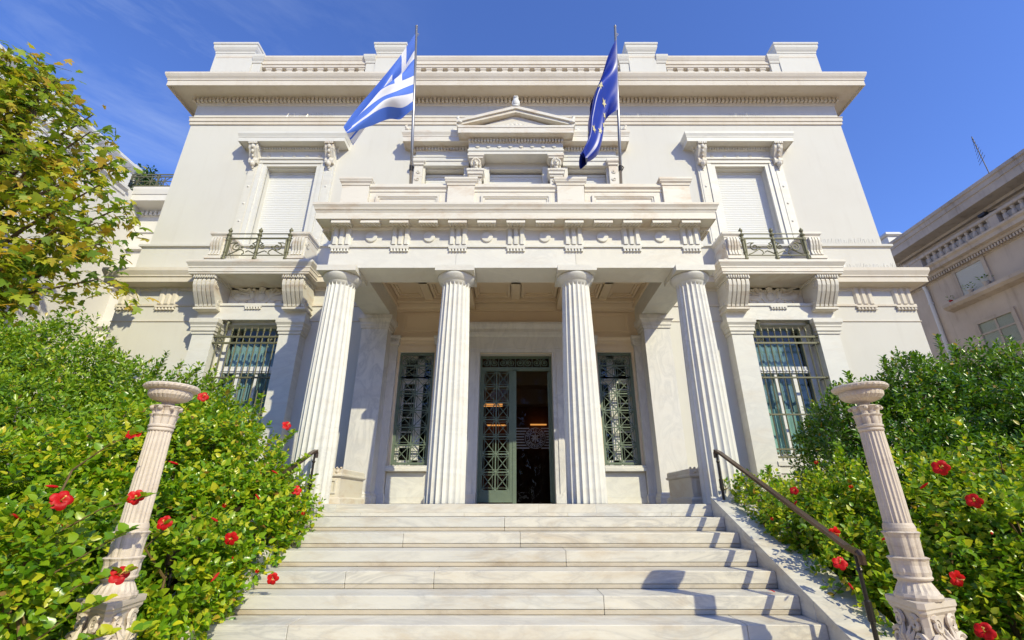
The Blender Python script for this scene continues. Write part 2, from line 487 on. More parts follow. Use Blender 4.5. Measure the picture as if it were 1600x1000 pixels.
# dark rooms behind the openings
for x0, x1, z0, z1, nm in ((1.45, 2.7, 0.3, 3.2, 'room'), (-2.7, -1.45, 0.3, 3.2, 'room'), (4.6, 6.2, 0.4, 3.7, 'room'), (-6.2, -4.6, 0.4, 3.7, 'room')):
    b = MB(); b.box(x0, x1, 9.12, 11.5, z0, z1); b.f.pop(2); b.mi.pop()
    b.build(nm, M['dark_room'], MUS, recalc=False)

# plinth course and string mouldings
b = MB()
b.rstack(-8.3, 8.3, 8.80, 19, [(0, 4.5), (0, 5.27), (0.05, 5.29), (0.05, 5.34), (0, 5.37)])
b.build('plinth_course', M['paint'], MUS)
b = MB()
b.rstack(-8.4, 8.4, WY, 19, [(0, 4.2), (0.03, 4.22), (0.03, 4.27), (0.24, 4.31), (0.24, 4.42), (0.26, 4.43), (0.26, 4.46), (0.30, 4.55), (0.30, 4.62), (0, 4.655)])
b.build('lower_cornice', M['trim'], MUS)
for s in (-1, 1):
    b = MB()
    x0, x1 = sorted((s*3.06, s*8.4))
    for z0, z1, o in ((3.845, 3.90, 0.025), (3.50, 3.525, 0.018)):
        b.rstack(x0, x1, WY, 19, [(o*0.4, z0), (o, z0+0.006), (o, z1-0.004), (o*0.3, z1)], fl=1 if s < 0 else 0, fr=1 if s > 0 else 0)
    b.build('string_course', M['trim'], MUS)

def triglyph_mesh(wd, h, dp, cap=0.03):
    """local: x centred, back at y=0, z from 0 up"""
    mb = MB(); u = wd/6; g_ = dp*0.75
    pts = [(-wd/2, -dp+g_)]
    x = -wd/2+u*0.5
    pts.append((x, -dp))
    for k in range(3):
        pts.append((x+u, -dp))
        if k < 2:
            pts.append((x+u*1.5, -dp+g_)); x += u*2; pts.append((x, -dp))
    pts.append((wd/2, -dp+g_)); pts += [(wd/2, 0.02), (-wd/2, 0.02)]
    pts = pts[::-1]
    mb.prism(pts, 0, h-cap, 'z')
    mb.box(-wd/2-0.004, wd/2+0.004, -dp-0.008, 0.02, h-cap, h)
    return mb
def regula(mb, xc, y, ztop, wd, dp=0.03, hh=0.025, gh=0.045, n=6):
    mb.box(xc-wd/2, xc+wd/2, y-dp, y+0.02, ztop-hh, ztop)
    for i in range(n):
        xx = xc-wd/2+wd*(i+0.5)/n; r = wd/n*0.40
        mb.lathe(xx, y-dp*0.5, [(r*1.1, ztop-hh-gh), (r*0.75, ztop-hh+0.002)], 8)
tg = triglyph_mesh(0.40, 0.40, 0.045)
regula(tg, 0, 0.0, -0.05, 0.42, 0.05, 0.03, 0.055)
t0 = None
for xx in (-8.19, -7.36, 7.36, 8.19):
    if t0 is None:
        t0 = tg.build('triglyph', M['trim'], MUS, loc=(xx, WY, 3.895)); tme = t0.data
    else: link('triglyph', tme, MUS, (xx, WY, 3.895))

# top entablature
b = MB(); b.rstack(-8.2, 8.2, UY, 19, [(0, 8.86), (0.03, 8.865), (0.03, 8.95), (0.05, 8.955), (0.05, 9.05), (0.065, 9.06), (0.065, 9.08), (0, 9.10)])
b.build('taenia', M['trim'], MUS)
b = MB(); b.rstack(-8.2, 8.2, UY, 19, [(0, 9.50), (0.03, 9.53), (0.03, 9.71), (0.10, 9.735), (0.48, 9.735), (0.48, 9.66), (0.50, 9.66), (0.50, 9.82), (0.515, 9.822), (0.515, 9.86), (0.55, 9.92), (0.575, 9.985), (0.575, 10.035), (0, 10.10)])
cor = b.build('main_cornice', M['trim'], MUS)
b = MB(); n = 164
for i in range(n):
    xx = -8.26+16.52*i/(n-1)
    b.box(xx-0.031, xx+0.031, UY-0.105, UY-0.028, 9.575, 9.69)
b.box(-8.235, 8.235, UY-0.036, UY-0.028, 9.56, 9.70)
b.build('dentil_band', M['trim'], cor)

# roof parapet
b = MB()
b.box(-8.12, 8.12, 9.02, 9.45, 10.06, 11.0)
b.box(-8.10, 8.10, 8.84, 9.4, 10.06, 10.56)
b.rstack(-8.1, 8.1, 8.88, 9.38, [(0, 10.90), (0.02, 10.92), (0.02, 10.99), (0.045, 11.0), (0.045, 11.10), (0.06, 11.12), (0.09, 11.20), (0.09, 11.255), (0.0, 11.28)], fl=0, fr=0)
PAR = b.build('parapet', M['trim'], MUS)
def baluster():
    m = MB()
    m.rstack(-0.082, 0.082, 8.885, 9.05, [(0, 10.54), (0, 10.60), (-0.03, 10.63), (-0.015, 10.70), (0, 10.76), (0, 10.80), (-0.02, 10.82), (-0.02, 10.84), (0, 10.86), (0, 10.905)])
    return m
bal = None
for x0, x1 in ((-6.8, -4.02), (-2.78, 2.78), (4.02, 6.8)):
    k = round((x1-x0)/0.29)
    for i in range(k):
        xx = x0+(x1-x0)*(i+0.5)/k
        if bal is None:
            bal = baluster().build('baluster', M['trim'], PAR, loc=(xx, 0, 0))
        else:
            o = bal.copy(); COL.objects.link(o); o.parent = PAR; o.location = (xx, 0, 0)
for x0, x1 in ((-8.15, -7.1), (-3.78, -3.05), (3.05, 3.78), (7.1, 8.15)):
    m = MB()
    m.rstack(x0, x1, 8.80, 9.55, [(0, 10.06), (0, 11.34), (0.012, 11.35), (0.012, 11.40), (0.04, 11.45), (0.065, 11.52), (0.065, 11.60), (0.085, 11.62), (0.085, 11.68), (0, 11.71)], fb=1)
    for a, c in ((x0-0.25, x0-0.004), (x1+0.004, x1+0.25)):
        if abs(a) > 8.16 or abs(c) > 8.16: continue
        m.rstack(a, c, 8.825, 9.42, [(0, 10.06), (0, 11.0), (0.02, 11.01), (0.02, 11.06), (0.05, 11.12), (0.075, 11.20), (0.075, 11.27), (0, 11.295)], fl=1 if a < x0 else 0, fr=0 if a < x0 else 1)
    m.build('parapet_pier', M['paint'], PAR)

# bird spikes along the ledges
b = MB(); rs = random.Random(3)
def spikes(x0, x1, y, z, n):
    for i in range(n):
        xx = x0+(x1-x0)*i/(n-1)
        b.tube([(xx, y, z), (xx+rs.uniform(-.03,.03), y+rs.uniform(-.06,.02), z+rs.uniform(.09,.12))], 0.0022, 3)
spikes(8.1, 8.6, 8.5, 10.06, 22); spikes(-8.0, -6.4, 8.4, 10.06, 40)
spikes(6.7, 8.6, 8.6, 4.63, 60); spikes(6.6, 8.2, 8.77, 5.36, 50)
spikes(-5.8, -4.6, 8.8, 9.09, 40); spikes(2.6, 3.9, 8.8, 9.09, 40); spikes(5.4, 6.3, 8.8, 9.09, 22)
spikes(-2.8, 2.8, 6.35, 4.54, 90)
tag(b.build('bird_spikes', M['steel'], MUS), kind='stuff')

# ------------------------------------------------------------------ upper side windows
def shutter_mesh(x0, x1, z0, z1, y):
    m = MB(); k = int((z1-z0)/0.05)
    vs = []; 
    for i in range(k):
        a = z0+(z1-z0)*i/k; c = z0+(z1-z0)*(i+1)/k; e = (c-a)*0.12
        vs += [(x0,y+0.004,a),(x1,y+0.004,a),(x0,y,a+e),(x1,y,a+e),(x0,y-0.003,(a+c)/2),(x1,y-0.003,(a+c)/2),(x0,y,c-e),(x1,y,c-e)]
    vs += [(x0,y+0.004,z1),(x1,y+0.004,z1)]
    fs = [(2*i,2*i+1,2*i+3,2*i+2) for i in range(len(vs)//2-1)]
    m.add(vs, fs)
    m.box(x0, x1, y-0.02, y+0.05, z1-0.001, z1+0.06)
    return m
def rosette(m, x, y, z, r, mi=0):
    for i in range(6):
        a = i*math.pi/3
        m.ball((x+r*0.6*math.cos(a), y, z+r*0.6*math.sin(a)), r*0.42, r*0.3, r*0.42, 6, 4, mi)
    m.ball((x, y, z), r*0.35, r*0.5, r*0.35, 6, 4, mi)

def upper_window():
    m = MB()
    for s in (-1, 1):
        a, c = sorted((s*0.60, s*0.70)); m.box(a, c, 8.79, UY+0.02, 4.62, 7.52)
        a, c = sorted((s*0.70, s*0.795)); m.box(a, c, 8.765, UY+0.02, 4.62, 7.58)
        a, c = sorted((s*0.80, s*1.02)); m.box(a, c, 8.785, UY+0.02, 4.62, 7.97)
        a, c = sorted((s*0.835, s*0.985)); m.box(a, c, 8.775, 8.80, 4.66, 7.45)
        for k in range(6):
            m.ball((s*0.91, 8.775, 5.0+k*0.48), 0.028, 0.02, 0.028, 8, 5)
    m.box(-0.70, 0.70, 8.79, UY+0.02, 7.52, 7.60); m.box(-0.795, 0.795, 8.765, UY+0.02, 7.60, 7.68)
    m.rstack(-0.80, 0.80, 8.765, UY, [(0, 7.681), (0.03, 7.70), (0.03, 7.73), (0, 7.74)])
    m.box(-0.80, 0.80, 8.80, UY+0.02, 7.74, 7.97)
    for k in range(5): rosette(m, -0.62+0.31*k, 8.795, 7.85, 0.05)
    o = m.build('window', M['marble'], MUS, loc=(0,0,0))
    shutter_mesh(-0.60, 0.60, 4.7, 7.44, 9.0).build('shutter', M['shutter'], o)
    m = MB()
    m.rstack(-1.04, 1.04, 8.77, UY+0.02, [(0, 7.97), (0.015, 7.98), (0.015, 8.03), (0.05, 8.055), (0.22, 8.075), (0.22, 8.055), (0.235, 8.055), (0.235, 8.17), (0.245, 8.175), (0.245, 8.20), (0.27, 8.27), (0.27, 8.325), (0, 8.36)])
    k = 26
    for i in range(k):
        xx = -0.78+1.56*i/(k-1); m.box(xx-0.02, xx+0.02, 8.715, 8.76, 7.985, 8.035)
    m.build('cornice', M['marble'], o)
    c0 = None
    for s in (-1, 1):
        m = MB()
        poly = [(8.79, 8.03), (8.58, 8.03), (8.565, 7.98), (8.58, 7.90), (8.64, 7.80), (8.69, 7.70), (8.68, 7.62), (8.70, 7.56), (8.79, 7.55)]
        for k in range(4):
            xx = s*0.91-0.075+k*0.0505
            m.prism([(y+(0.012 if k % 2 else 0), z) for y, z in poly], xx-0.0255, xx+0.0253, 'x')
        m.box(s*0.91-0.10, s*0.91+0.10, 8.55, 8.8, 8.032, 8.055)
        for k in range(5): m.box(s*0.91-0.09+k*0.042-.013, s*0.91-0.09+k*0.042+.013, 8.53, 8.552, 8.0, 8.05)
        for zz, rr, yy in ((7.95, 0.06, 8.57), (7.82, 0.045, 8.60), (7.72, 0.035, 8.65)):
            m.ball((s*0.91, yy, zz), rr*0.75, 0.03, rr, 8, 5)
        m.ball((s*0.91, 8.71, 7.53), 0.055, 0.07, 0.075, 8, 6); m.ball((s*0.91, 8.74, 7.46), 0.03, 0.03, 0.05, 8, 5)
        for sd in (-1, 1):
            m.tube(spiral(8.66, 7.93, 0.07, 0.01, 0.5, 1.6, 0), 0.010, 5)
            q = len(m.v)-19*5
            for i in range(q, len(m.v)):
                x_, y_, z_ = m.v[i]; m.v[i] = (s*0.91+sd*0.104+y_, x_, z_)
        m.build('console', M['carved'], o)
    return o

# ------------------------------------------------------------------ balconies
def balcony():
    m = MB()
    m.rstack(-1.18, 1.18, 8.2, 8.83, [(0, 4.285), (0.03, 4.30), (0.03, 4.33), (0.045, 4.34), (0.045, 4.42), (0.055, 4.425), (0.055, 4.455), (0.10, 4.535), (0.10, 4.58), (0.07, 4.60), (0.03, 4.605)])
    m.rstack(-1.10, 1.10, 8.22, 8.83, [(0, 4.60), (0, 4.665), (-0.02, 4.68)])
    o = m.build('balcony', M['carved'], MUS, loc=(0,0,0))
    for s in (-1, 1):
        m = MB(); xc = s*0.895
        poly = [(8.8, 4.22), (8.235, 4.22), (8.215, 4.17), (8.225, 4.08), (8.28, 3.96), (8.36, 3.84), (8.43, 3.74), (8.44, 3.70), (8.47, 3.68), (8.8, 3.68)]
        nr = 5; wd = 0.44
        for k in range(nr):
            xx = xc-wd/2+wd*(k+0.5)/nr
            m.prism(poly, xx-wd/nr*0.36, xx+wd/nr*0.36, 'x')
        m.prism([(y if y > 8.7 else y+0.03, z-(0.02 if z > 4.2 else 0)) for y, z in poly], xc-wd/2+0.02, xc+wd/2-0.02, 'x')
        m.box(xc-wd/2-0.012, xc+wd/2+0.012, 8.21, 8.8, 4.222, 4.283)
        for k in range(9):
            xx = xc-wd/2+wd*(k+0.5)/9; m.box(xx-0.013, xx+0.013, 8.185, 8.212, 4.235, 4.28)
        for sd in (-1, 1):
            for (cy_, cz_, r0) in ((8.34, 4.11, 0.085), (8.52, 3.80, 0.06)):
                st = len(m.v)
                m.tube(spiral(cy_, cz_, r0, 0.012, 1.0, 1.8, 0), 0.014, 5)
                for i in range(st, len(m.v)):
                    x_, y_, z_ = m.v[i]; m.v[i] = (xc+sd*(wd/2-0.015)+y_, x_, z_)
        m.rstack(xc-wd/2-0.0, xc+wd/2, 8.45, 8.8, [(0, 3.63), (0.015, 3.64), (0.015, 3.678)])
        m.build('corbel', M['carved'], o)
        # pedestal with console front, running back to the wall
        m = MB(); x0, x1 = sorted((s*0.70, s*1.0))
        m.rstack(x0, x1, 8.26, 8.84, [(0, 4.68), (0, 5.19), (0.01, 5.20), (0.01, 5.22), (0.045, 5.265), (0.045, 5.31), (0, 5.33)])
        poly = [(8.27, 5.17), (8.20, 5.17), (8.185, 5.08), (8.20, 4.98), (8.235, 4.88), (8.225, 4.80), (8.20, 4.76), (8.27, 4.74)]
        for k in range(4):
            xx = (x0+x1)/2-0.09+k*0.06; m.prism(poly, xx-0.021, xx+0.021, 'x')
        for sd in (-1, 1):
            st = len(m.v)
            m.tube(spiral(8.33, 5.04, 0.085, 0.012, 2.2, 1.7, 0), 0.016, 5)
            for i in range(st, len(m.v)):
                x_, y_, z_ = m.v[i]; m.v[i] = ((x0+x1)/2+sd*0.15+y_, x_, z_)
        m.box(x0-0.02, x1+0.02, 8.2, 8.3, 4.672, 4.735)
        m.build('pedestal', M['carved'], o)
    m = MB(); y = 8.235
    for z, r in ((5.27, 0.014), (5.155, 0.022), (4.755, 0.014)): m.tube([(-0.69, y, z), (0.69, y, z)], r, 6)
    for xc in (-0.64, 0, 0.64):
        m.lathe(xc, y, [(0.045, 4.66), (0.045, 4.70), (0.028, 4.73), (0.03, 4.80), (0.04, 4.82), (0.03, 4.84), (0.034, 5.08), (0.045, 5.11), (0.03, 5.15), (0.03, 5.2), (0.05, 5.23), (0.035, 5.26), (0.022, 5.30), (0.04, 5.33), (0.04, 5.36), (0.02, 5.39), (0.004, 5.42)], 10)
    for s in (-1, 1):
        m.tube(spiral(s*0.42, 4.95, 0.10, 0.02, math.pi/2 if s < 0 else math.pi/2, 1.3, y, 20, -s), 0.013, 5)
        m.tube([(s*0.60, y, 5.13), (s*0.58, y, 5.02), (s*0.52, y, 5.05), (s*0.42, y, 5.05)], 0.013, 5)
        m.tube([(s*0.56, y, 4.78), (s*0.50, y, 4.80), (s*0.40, y, 4.86), (s*0.33, y, 4.90), (s*0.27, y, 4.86), (s*0.25, y, 4.80), (s*0.29, y, 4.78)], 0.012, 5)
        m.tube(spiral(s*0.11, 4.96, 0.07, 0.015, math.pi/2, 1.3, y, 18, s), 0.013, 5)
        m.tube([(s*0.03, y, 4.79), (s*0.10, y, 4.83), (s*0.17, y, 4.86), (s*0.22, y, 4.83)], 0.012, 5)
        m.tube([(s*0.02, y, 5.10), (s*0.06, y, 5.06), (s*0.11, y, 5.03)], 0.012, 5)
        m.tube([(s*0.60, y, 4.76), (s*0.58, y, 5.15)], 0.016, 5)
        m.ball((s*0.31, y, 4.95), 0.03, 0.02, 0.03, 6, 4)
    m.build('railing', M['iron'], o)
    # bas-relief of two winged beasts facing a vase
    m = MB(); m.box(-0.68, 0.68, 8.77, 8.83, 3.90, 4.29); yb = 8.765
    for s in (-1, 1):
        m.ball((s*0.36, yb, 4.03), 0.17, 0.035, 0.075, 12, 6); m.ball((s*0.50, yb, 4.05), 0.09, 0.035, 0.09, 10, 6)
        m.ball((s*0.20, yb, 4.10), 0.06, 0.035, 0.10, 10, 6); m.ball((s*0.19, yb, 4.22), 0.05, 0.03, 0.035, 10, 6)
        m.tube([(s*0.22, yb, 4.14), (s*0.28, yb, 4.24), (s*0.36, yb, 4.20), (s*0.50, yb, 4.25), (s*0.62, yb, 4.27)], [0.035, 0.04, 0.035, 0.025, 0.01], 6)
        m.tube([(s*0.25, yb, 4.10), (s*0.36, yb, 4.13), (s*0.52, yb, 4.19)], [0.03, 0.03, 0.01], 6)
        m.tube([(s*0.20, yb, 4.04), (s*0.15, yb, 3.97), (s*0.12, yb, 3.925)], 0.022, 6)
        m.tube([(s*0.30, yb, 3.98), (s*0.28, yb, 3.92)], 0.022, 6)
        m.tube([(s*0.52, yb, 4.0), (s*0.44, yb, 3.96), (s*0.47, yb, 3.92)], 0.024, 6)
        m.tube(spiral(s*0.60, 4.08, 0.06, 0.015, 0, 1.2, yb, 14, s), 0.014, 5)
    m.ball((0, yb, 4.06), 0.09, 0.04, 0.11, 12, 6); m.tube([(0, yb, 4.14), (0, yb, 4.25)], [0.05, 0.075], 8)
    m.build('relief_panel', M['carved'], o)
    return o

# ------------------------------------------------------------------ barred ground-floor windows
def lower_window():
    m = MB(); y0, y1 = 8.87, 8.93
    x = 0.60
    for a, c in ((-x, -x+0.08), (x-0.08, x)): m.box(a, c, y0, y1, 0.74, 3.46)
    for a, c in ((-0.215, -0.145), (0.145, 0.215)): m.box(a, c, y0, y1, 0.861, 2.419)
    m.box(-x+0.08, x-0.08, y0-0.03, y1-0.004, 2.42, 2.55); m.box(-x+0.08, x-0.08, y0-0.045, y1-0.004, 2.45, 2.475)
    m.box(-x+0.08, x-0.08, y0-0.003, y1-0.004, 3.38, 3.46); m.box(-x+0.08, x-0.08, y0-0.003, y1-0.004, 0.74, 0.86)
    o = m.build('window', M['wood_white'], MUS, loc=(0,0,0))
    m = MB(); m.box(-x+0.06, x-0.06, 8.895, 8.90, 0.8, 3.42); m.build('pane', M['glass'], o)
    m = MB()
    for a, c in ((-0.52, -0.005), (0.005, 0.52)):
        n = 16; vs = []
        for i in range(n+1):
            xx = a+(c-a)*i/n; yy = 8.97+0.018*math.sin(i*1.9)
            vs += [(xx, yy, 0.8), (xx, yy, 1.72 if a < 0 else 1.66)]
        m.add(vs, [(2*i, 2*i+2, 2*i+3, 2*i+1) for i in range(n)])
    m.build('curtain', M['curtain'], o, smooth=True)
    m = MB(); n = 40; vs = []
    for i in range(n+1):
        xx = -0.52+1.04*i/n; vs += [(xx, 9.03+0.02*math.sin(i*1.3), 0.8), (xx, 9.03+0.02*math.sin(i*1.3), 3.1)]
    m.add(vs, [(2*i, 2*i+2, 2*i+3, 2*i+1) for i in range(n)])
    m.build('sheer_curtain', M['sheer'], o, smooth=True)
    m = MB()
    for s in (-1, 1):
        x0, x1 = sorted((s*0.655, s*1.075))
        m2 = MB()
        m2.rstack(x0, x1, 8.55, 8.83, [(0.035, -1.6), (0.035, 0.12), (0.0, 0.16), (0, 3.13)])
        m2.rstack(x0, x1, 8.55, 8.83, [(0.004, 3.131), (0.02, 3.14), (0.02, 3.19), (0.04, 3.20), (0.04, 3.27), (0.052, 3.285), (0.052, 3.32), (0.08, 3.37), (0.08, 3.455), (0.0, 3.458)])
        m2.build('pilaster', M['marble'], o)
    m.rstack(-1.10, 1.10, 8.58, 8.83, [(0, 3.462), (0, 3.76), (0.025, 3.762), (0.025, 3.815), (0, 3.825)])
    for xx in (-0.89, 0, 0.89): regula(m, xx, 8.58, 3.758, 0.34)
    m.rstack(-0.62, 0.62, 8.70, 9.1, [(0.0, 3.40), (0.0, 3.458)], fl=0, fr=0, ff=0)
    m.build('lintel', M['marble'], o)
    m = MB(); m.rstack(-0.68, 0.68, 8.56, 9.0, [(0, 0.50), (0, 0.62), (0.03, 0.63), (0.03, 0.70), (0, 0.715)], fl=0, fr=0)
    m.build('sill', M['marble'], o)
    m = MB(); yg = 8.60; nb = 10
    for z, r in ((3.095, 0.018), (2.965, 0.018), (2.26, 0.015), (1.55, 0.015), (0.92, 0.016), (0.78, 0.018)):
        m.box(-0.645, 0.645, yg-0.022, yg+0.012, z-r, z+r)
    for i in range(nb):
        xx = -0.57+1.14*i/(nb-1)
        m.tube([(xx, yg-0.003, 0.76), (xx, yg-0.003, 3.19)], 0.0115, 6)
        m.lathe(xx, yg-0.003, [(0.013, 3.17), (0.02, 3.185), (0.013, 3.2), (0.024, 3.22), (0.013, 3.265), (0.002, 3.31)], 6)
    for xx in (-0.50, 0.46):
        m.tube(spiral(xx, 3.03, 0.05, 0.01, 0, 1.5, yg), 0.009, 5)
    for i in range(6):
        m.tube(spiral(-0.5+0.2*i, 0.85, 0.05, 0.012, 0, 1.4, yg, 14, 1 if i % 2 else -1), 0.010, 5)
    for xx in (-0.60, -0.46, 0.58): m.tube([(xx, yg+0.005, 3.12), (xx, yg+0.01, 3.38), (xx, yg+0.05, 3.43)], [0.014, 0.016, 0.05], 6)
    for xx in (-0.63, 0.63):
        for z in (3.095, 2.965, 2.26, 1.55, 0.85): m.ball((xx, yg-0.01, z), 0.035, 0.03, 0.03, 8, 5); m.tube([(xx, yg, z), (xx, 8.9, z)], 0.012, 5)
    m.build('grille', M['iron'], o)
    return o

def dup(o, loc):
    c = o.copy(); COL.objects.link(c); c.parent = o.parent; c.location = loc
    for ch in list(o.children):
        d = ch.copy(); COL.objects.link(d); d.parent = c
        for g2 in list(ch.children):
            e = g2.copy(); COL.objects.link(e); e.parent = d
    return c
OFF = -MUS.location
for fn in (upper_window, balcony, lower_window):
    o = fn()
    o.location = OFF + Vector((5.38, 0, 0))
    dup(o, OFF + Vector((-5.38, 0, 0)))

# pierced star lattice under the right window and its twin
def lattice():
    m = MB(); y0 = 8.36
    m.box(-0.95, 0.95, y0, y0+0.12, -0.28, -0.18); m.box(-0.95, 0.95, y0, y0+0.12, 0.36, 0.47)
    for i in range(6):
        xc = -0.80+0.32*i
        for k in range(2):
            zc = -0.03+0.26*k
            for a in range(4):
                t = math.pi/8+a*math.pi/4
                dx, dz = 0.14*math.cos(t), 0.14*math.sin(t)
                m.tube([(xc-dx, y0+0.06+a*0.002, zc-dz), (xc+dx, y0+0.06+a*0.002, zc+dz)], 0.022, 4)
    for i in range(7): m.box(-0.975+0.32*i, -0.945+0.32*i, y0+0.02, y0+0.1, -0.179, 0.359)
    return m
me = None
for xx in (5.55, -5.55):
    if me is None: o = lattice().build('lattice_panel', M['carved'], MUS, loc=(xx, 0, 0)); me = o.data
    else: link('lattice_panel', me, MUS, (xx, 0, 0))

# ------------------------------------------------------------------ central window with pediment
m = MB()
for s in (-1, 1):
    for a, c, y in ((0.64, 0.70, 8.79), (0.70, 0.76, 8.775), (1.12, 1.24, 8.79), (2.17, 2.21, 8.79)):
        x0, x1 = sorted((s*a, s*c)); m.box(x0, x1, y, UY+0.02, 4.6, 7.50)
    x0, x1 = sorted((s*1.125, s*2.44))
    m.rstack(x0, x1, 8.74, UY+0.02, [(0, 7.50), (0, 7.62), (0.02, 7.625), (0.02, 7.72), (0.035, 7.73), (0.035, 7.76), (0, 7.77)], fl=1 if s < 0 else 0, fr=1 if s > 0 else 0)
    m.box(x0+0.02, x1-0.02, 8.76, UY+0.02, 7.765, 7.95)
m.rstack(-1.12, 1.12, 8.53, UY+0.02, [(0, 7.66), (0, 7.74), (0.02, 7.745), (0.02, 7.79), (0, 7.80), (0, 7.97)])
for k in range(8):
    m.lathe(-0.91+0.26*k, 0, [(0.052, 0), (0.052, 0.02), (0.03, 0.022)], 14)
    for i in range(len(m.v)-42, len(m.v)):
        x_, y_, z_ = m.v[i]; m.v[i] = (x_, 8.53-z_, 7.89+y_)
CW = m.build('central_window', M['marble'], MUS)
m = MB()
m.rstack(-2.47, 2.47, 8.77, UY+0.02, [(0, 7.94), (0.02, 7.95), (0.02, 8.03), (0.055, 8.055), (0.22, 8.075), (0.22, 8.05), (0.24, 8.05), (0.24, 8.19), (0.25, 8.195), (0.25, 8.22), (0.28, 8.30), (0.28, 8.355), (0, 8.39)])
for k in range(68):
    xx = -2.46+4.92*k/67
    if abs(xx) > 1.13: m.box(xx-0.023, xx+0.023, 8.70, 8.76, 7.96, 8.035)
m.build('cornice', M['carved'], CW)
m = MB()
m.rstack(-1.12, 1.12, 8.53, UY+0.02, [(0, 7.97), (0.015, 7.975), (0.015, 8.07), (0.05, 8.09), (0.22, 8.105), (0.22, 8.08), (0.24, 8.08), (0.24, 8.22), (0.255, 8.23), (0.255, 8.29)])
for k in range(31):
    xx = -1.10+2.2*k/30; m.box(xx-0.024, xx+0.024, 8.455, 8.52, 7.99, 8.065)
m.prism([(-1.1, 8.291), (1.1, 8.291), (0, 8.70)], 8.40, UY+0.02, 'y')
for s in (-1, 1):
    for y, a0, a1 in ((8.29, 0.0, 0.085), (8.25, 0.088, 0.17)):
        p = [(s*1.40, 8.292+a0*0.8), (s*1.40, 8.292+a1*0.85), (0, 8.71+a1), (0, 8.71+a0)]
        m.prism(p if s > 0 else p[::-1], y, UY+0.02, 'y')
for k in range(7): m.ball((-0.3+0.1*k, 8.395, 8.36+0.10*(1-abs(k-3)/3.5)*0.6), 0.05, 0.02, 0.05, 8, 5)
m.build('pediment', M['carved'], CW)
for s in (-1, 1):
    m = MB(); x0, x1 = sorted((s*0.77, s*1.11))
    m.box(x0+0.03, x1-0.03, 8.60, 8.8, 4.6, 7.05)
    m.rstack(x0+0.02, x1-0.02, 8.56, 8.8, [(0.0, 7.03), (0.0, 7.07), (0.03, 7.09), (0.03, 7.15), (0.05, 7.17), (0.05, 7.23), (0, 7.25)])
    for k in range(9):
        xx = x0+0.02+(x1-x0-0.04)*(k+0.5)/9; m.ball((xx, 8.515, 7.195), 0.016, 0.016, 0.022, 6, 4)
    m.box(x0+0.05, x1-0.05, 8.60, 8.8, 7.24, 7.52)
    m.rstack(x0+0.03, x1-0.03, 8.55, 8.8, [(0.0, 7.52), (0.03, 7.54), (0.03, 7.575), (0.055, 7.595), (0.055, 7.655), (0.0, 7.658)])
    for q in (-1, 1):
        m.tube(spiral((x0+x1)/2+q*0.06, 6.95, 0.05, 0.01, 0, 1.3, 8.595, 12, q), 0.012, 5)
    hp = m.build('herm_pilaster', M['carved'], CW)
    m = MB(); xc = (x0+x1)/2; y = 8.55
    m.ball((xc, y, 7.385), 0.072, 0.075, 0.105, 14, 10)                       # face
    m.ball((xc, y+0.04, 7.41), 0.105, 0.09, 0.115, 14, 8)                     # back of the head
    m.tube([(xc, y+0.02, 7.32), (xc, y+0.03, 7.25)], [0.05, 0.07], 10)        # neck
    m.prism([(xc-0.014, 7.355), (xc+0.014, 7.355), (xc, 7.42)], y-0.095, y-0.05, 'y')  # nose
    m.box(xc-0.028, xc+0.028, y-0.075, y-0.06, 7.325, 7.335)
    for q in (-1, 1):
        m.ball((xc+q*0.030, y-0.062, 7.402), 0.018, 0.014, 0.010, 8, 5)
        m.tube([(xc+q*0.012, y-0.073, 7.424), (xc+q*0.05, y-0.058, 7.422)], 0.008, 5)
        for k in range(6):
            t = k/5*2.2
            m.ball((xc+q*0.10*math.sin(0.25+t*0.8), y-0.02, 7.40+0.11*math.cos(0.25+t*0.85)), 0.032, 0.035, 0.032, 7, 5)
    m.build('carved_head', M['carved'], CW, smooth=True)
    m = MB(); x0, x1 = sorted((s*2.21, s*2.41))
    m.box(x0, x1, 8.70, UY+0.02, 4.6, 7.46)
    m.rstack(x0, x1, 8.69, UY+0.02, [(0, 7.46), (0.02, 7.475), (0.02, 7.52), (0.05, 7.56), (0.05, 7.64), (0.0, 7.645)])
    for k in range(9):
        m.tube(spiral((x0+x1)/2, 5.6+k*0.21, 0.055, 0.012, math.pi*(k % 2), 1.1, 8.695, 12, 1 if k % 2 else -1), 0.012, 5)
    m.build('side_pilaster', M['carved'], CW)
    shutter_mesh(*sorted((s*1.24, s*2.18)), 5.0, 7.36, 9.0).build('shutter', M['shutter'], CW)
    m = MB()                                                                   # corner and shoulder ornaments
    for xx, zz, k in ((s*1.33, 8.36, 1.0), (s*2.62, 8.36, 0.85)):
        yy = 8.30 if abs(xx) < 2 else 8.535
        m.tube([(xx, yy, zz), (xx+s*0.02, yy, zz+0.10*k), (xx+s*0.06, yy, zz+0.19*k), (xx+s*0.01, yy, zz+0.23*k)], [0.055*k, 0.05*k, 0.03*k, 0.012], 8)
        m.tube([(xx-s*0.02, yy, zz+0.02), (xx-s*0.09, yy, zz+0.08*k), (xx-s*0.14, yy, zz+0.05*k)], [0.04, 0.03, 0.012], 8)
        m.ball((xx, yy, zz+0.03), 0.08*k, 0.07, 0.045, 8, 5)
    m.ball((s*1.50, 8.62, 8.43), 0.08, 0.07, 0.08, 10, 6); m.ball((s*1.58, 8.62, 8.40), 0.05, 0.05, 0.05, 8, 5)
    m.build('acroterion', M['carved'], CW, smooth=True)
shutter_mesh(-0.63, 0.63, 5.0, 7.36, 9.0).build('shutter', M['shutter'], CW)
m = MB()                                                                       # little owl on the apex
m.box(-0.07, 0.07, 8.235, 8.36, 8.86, 8.90)
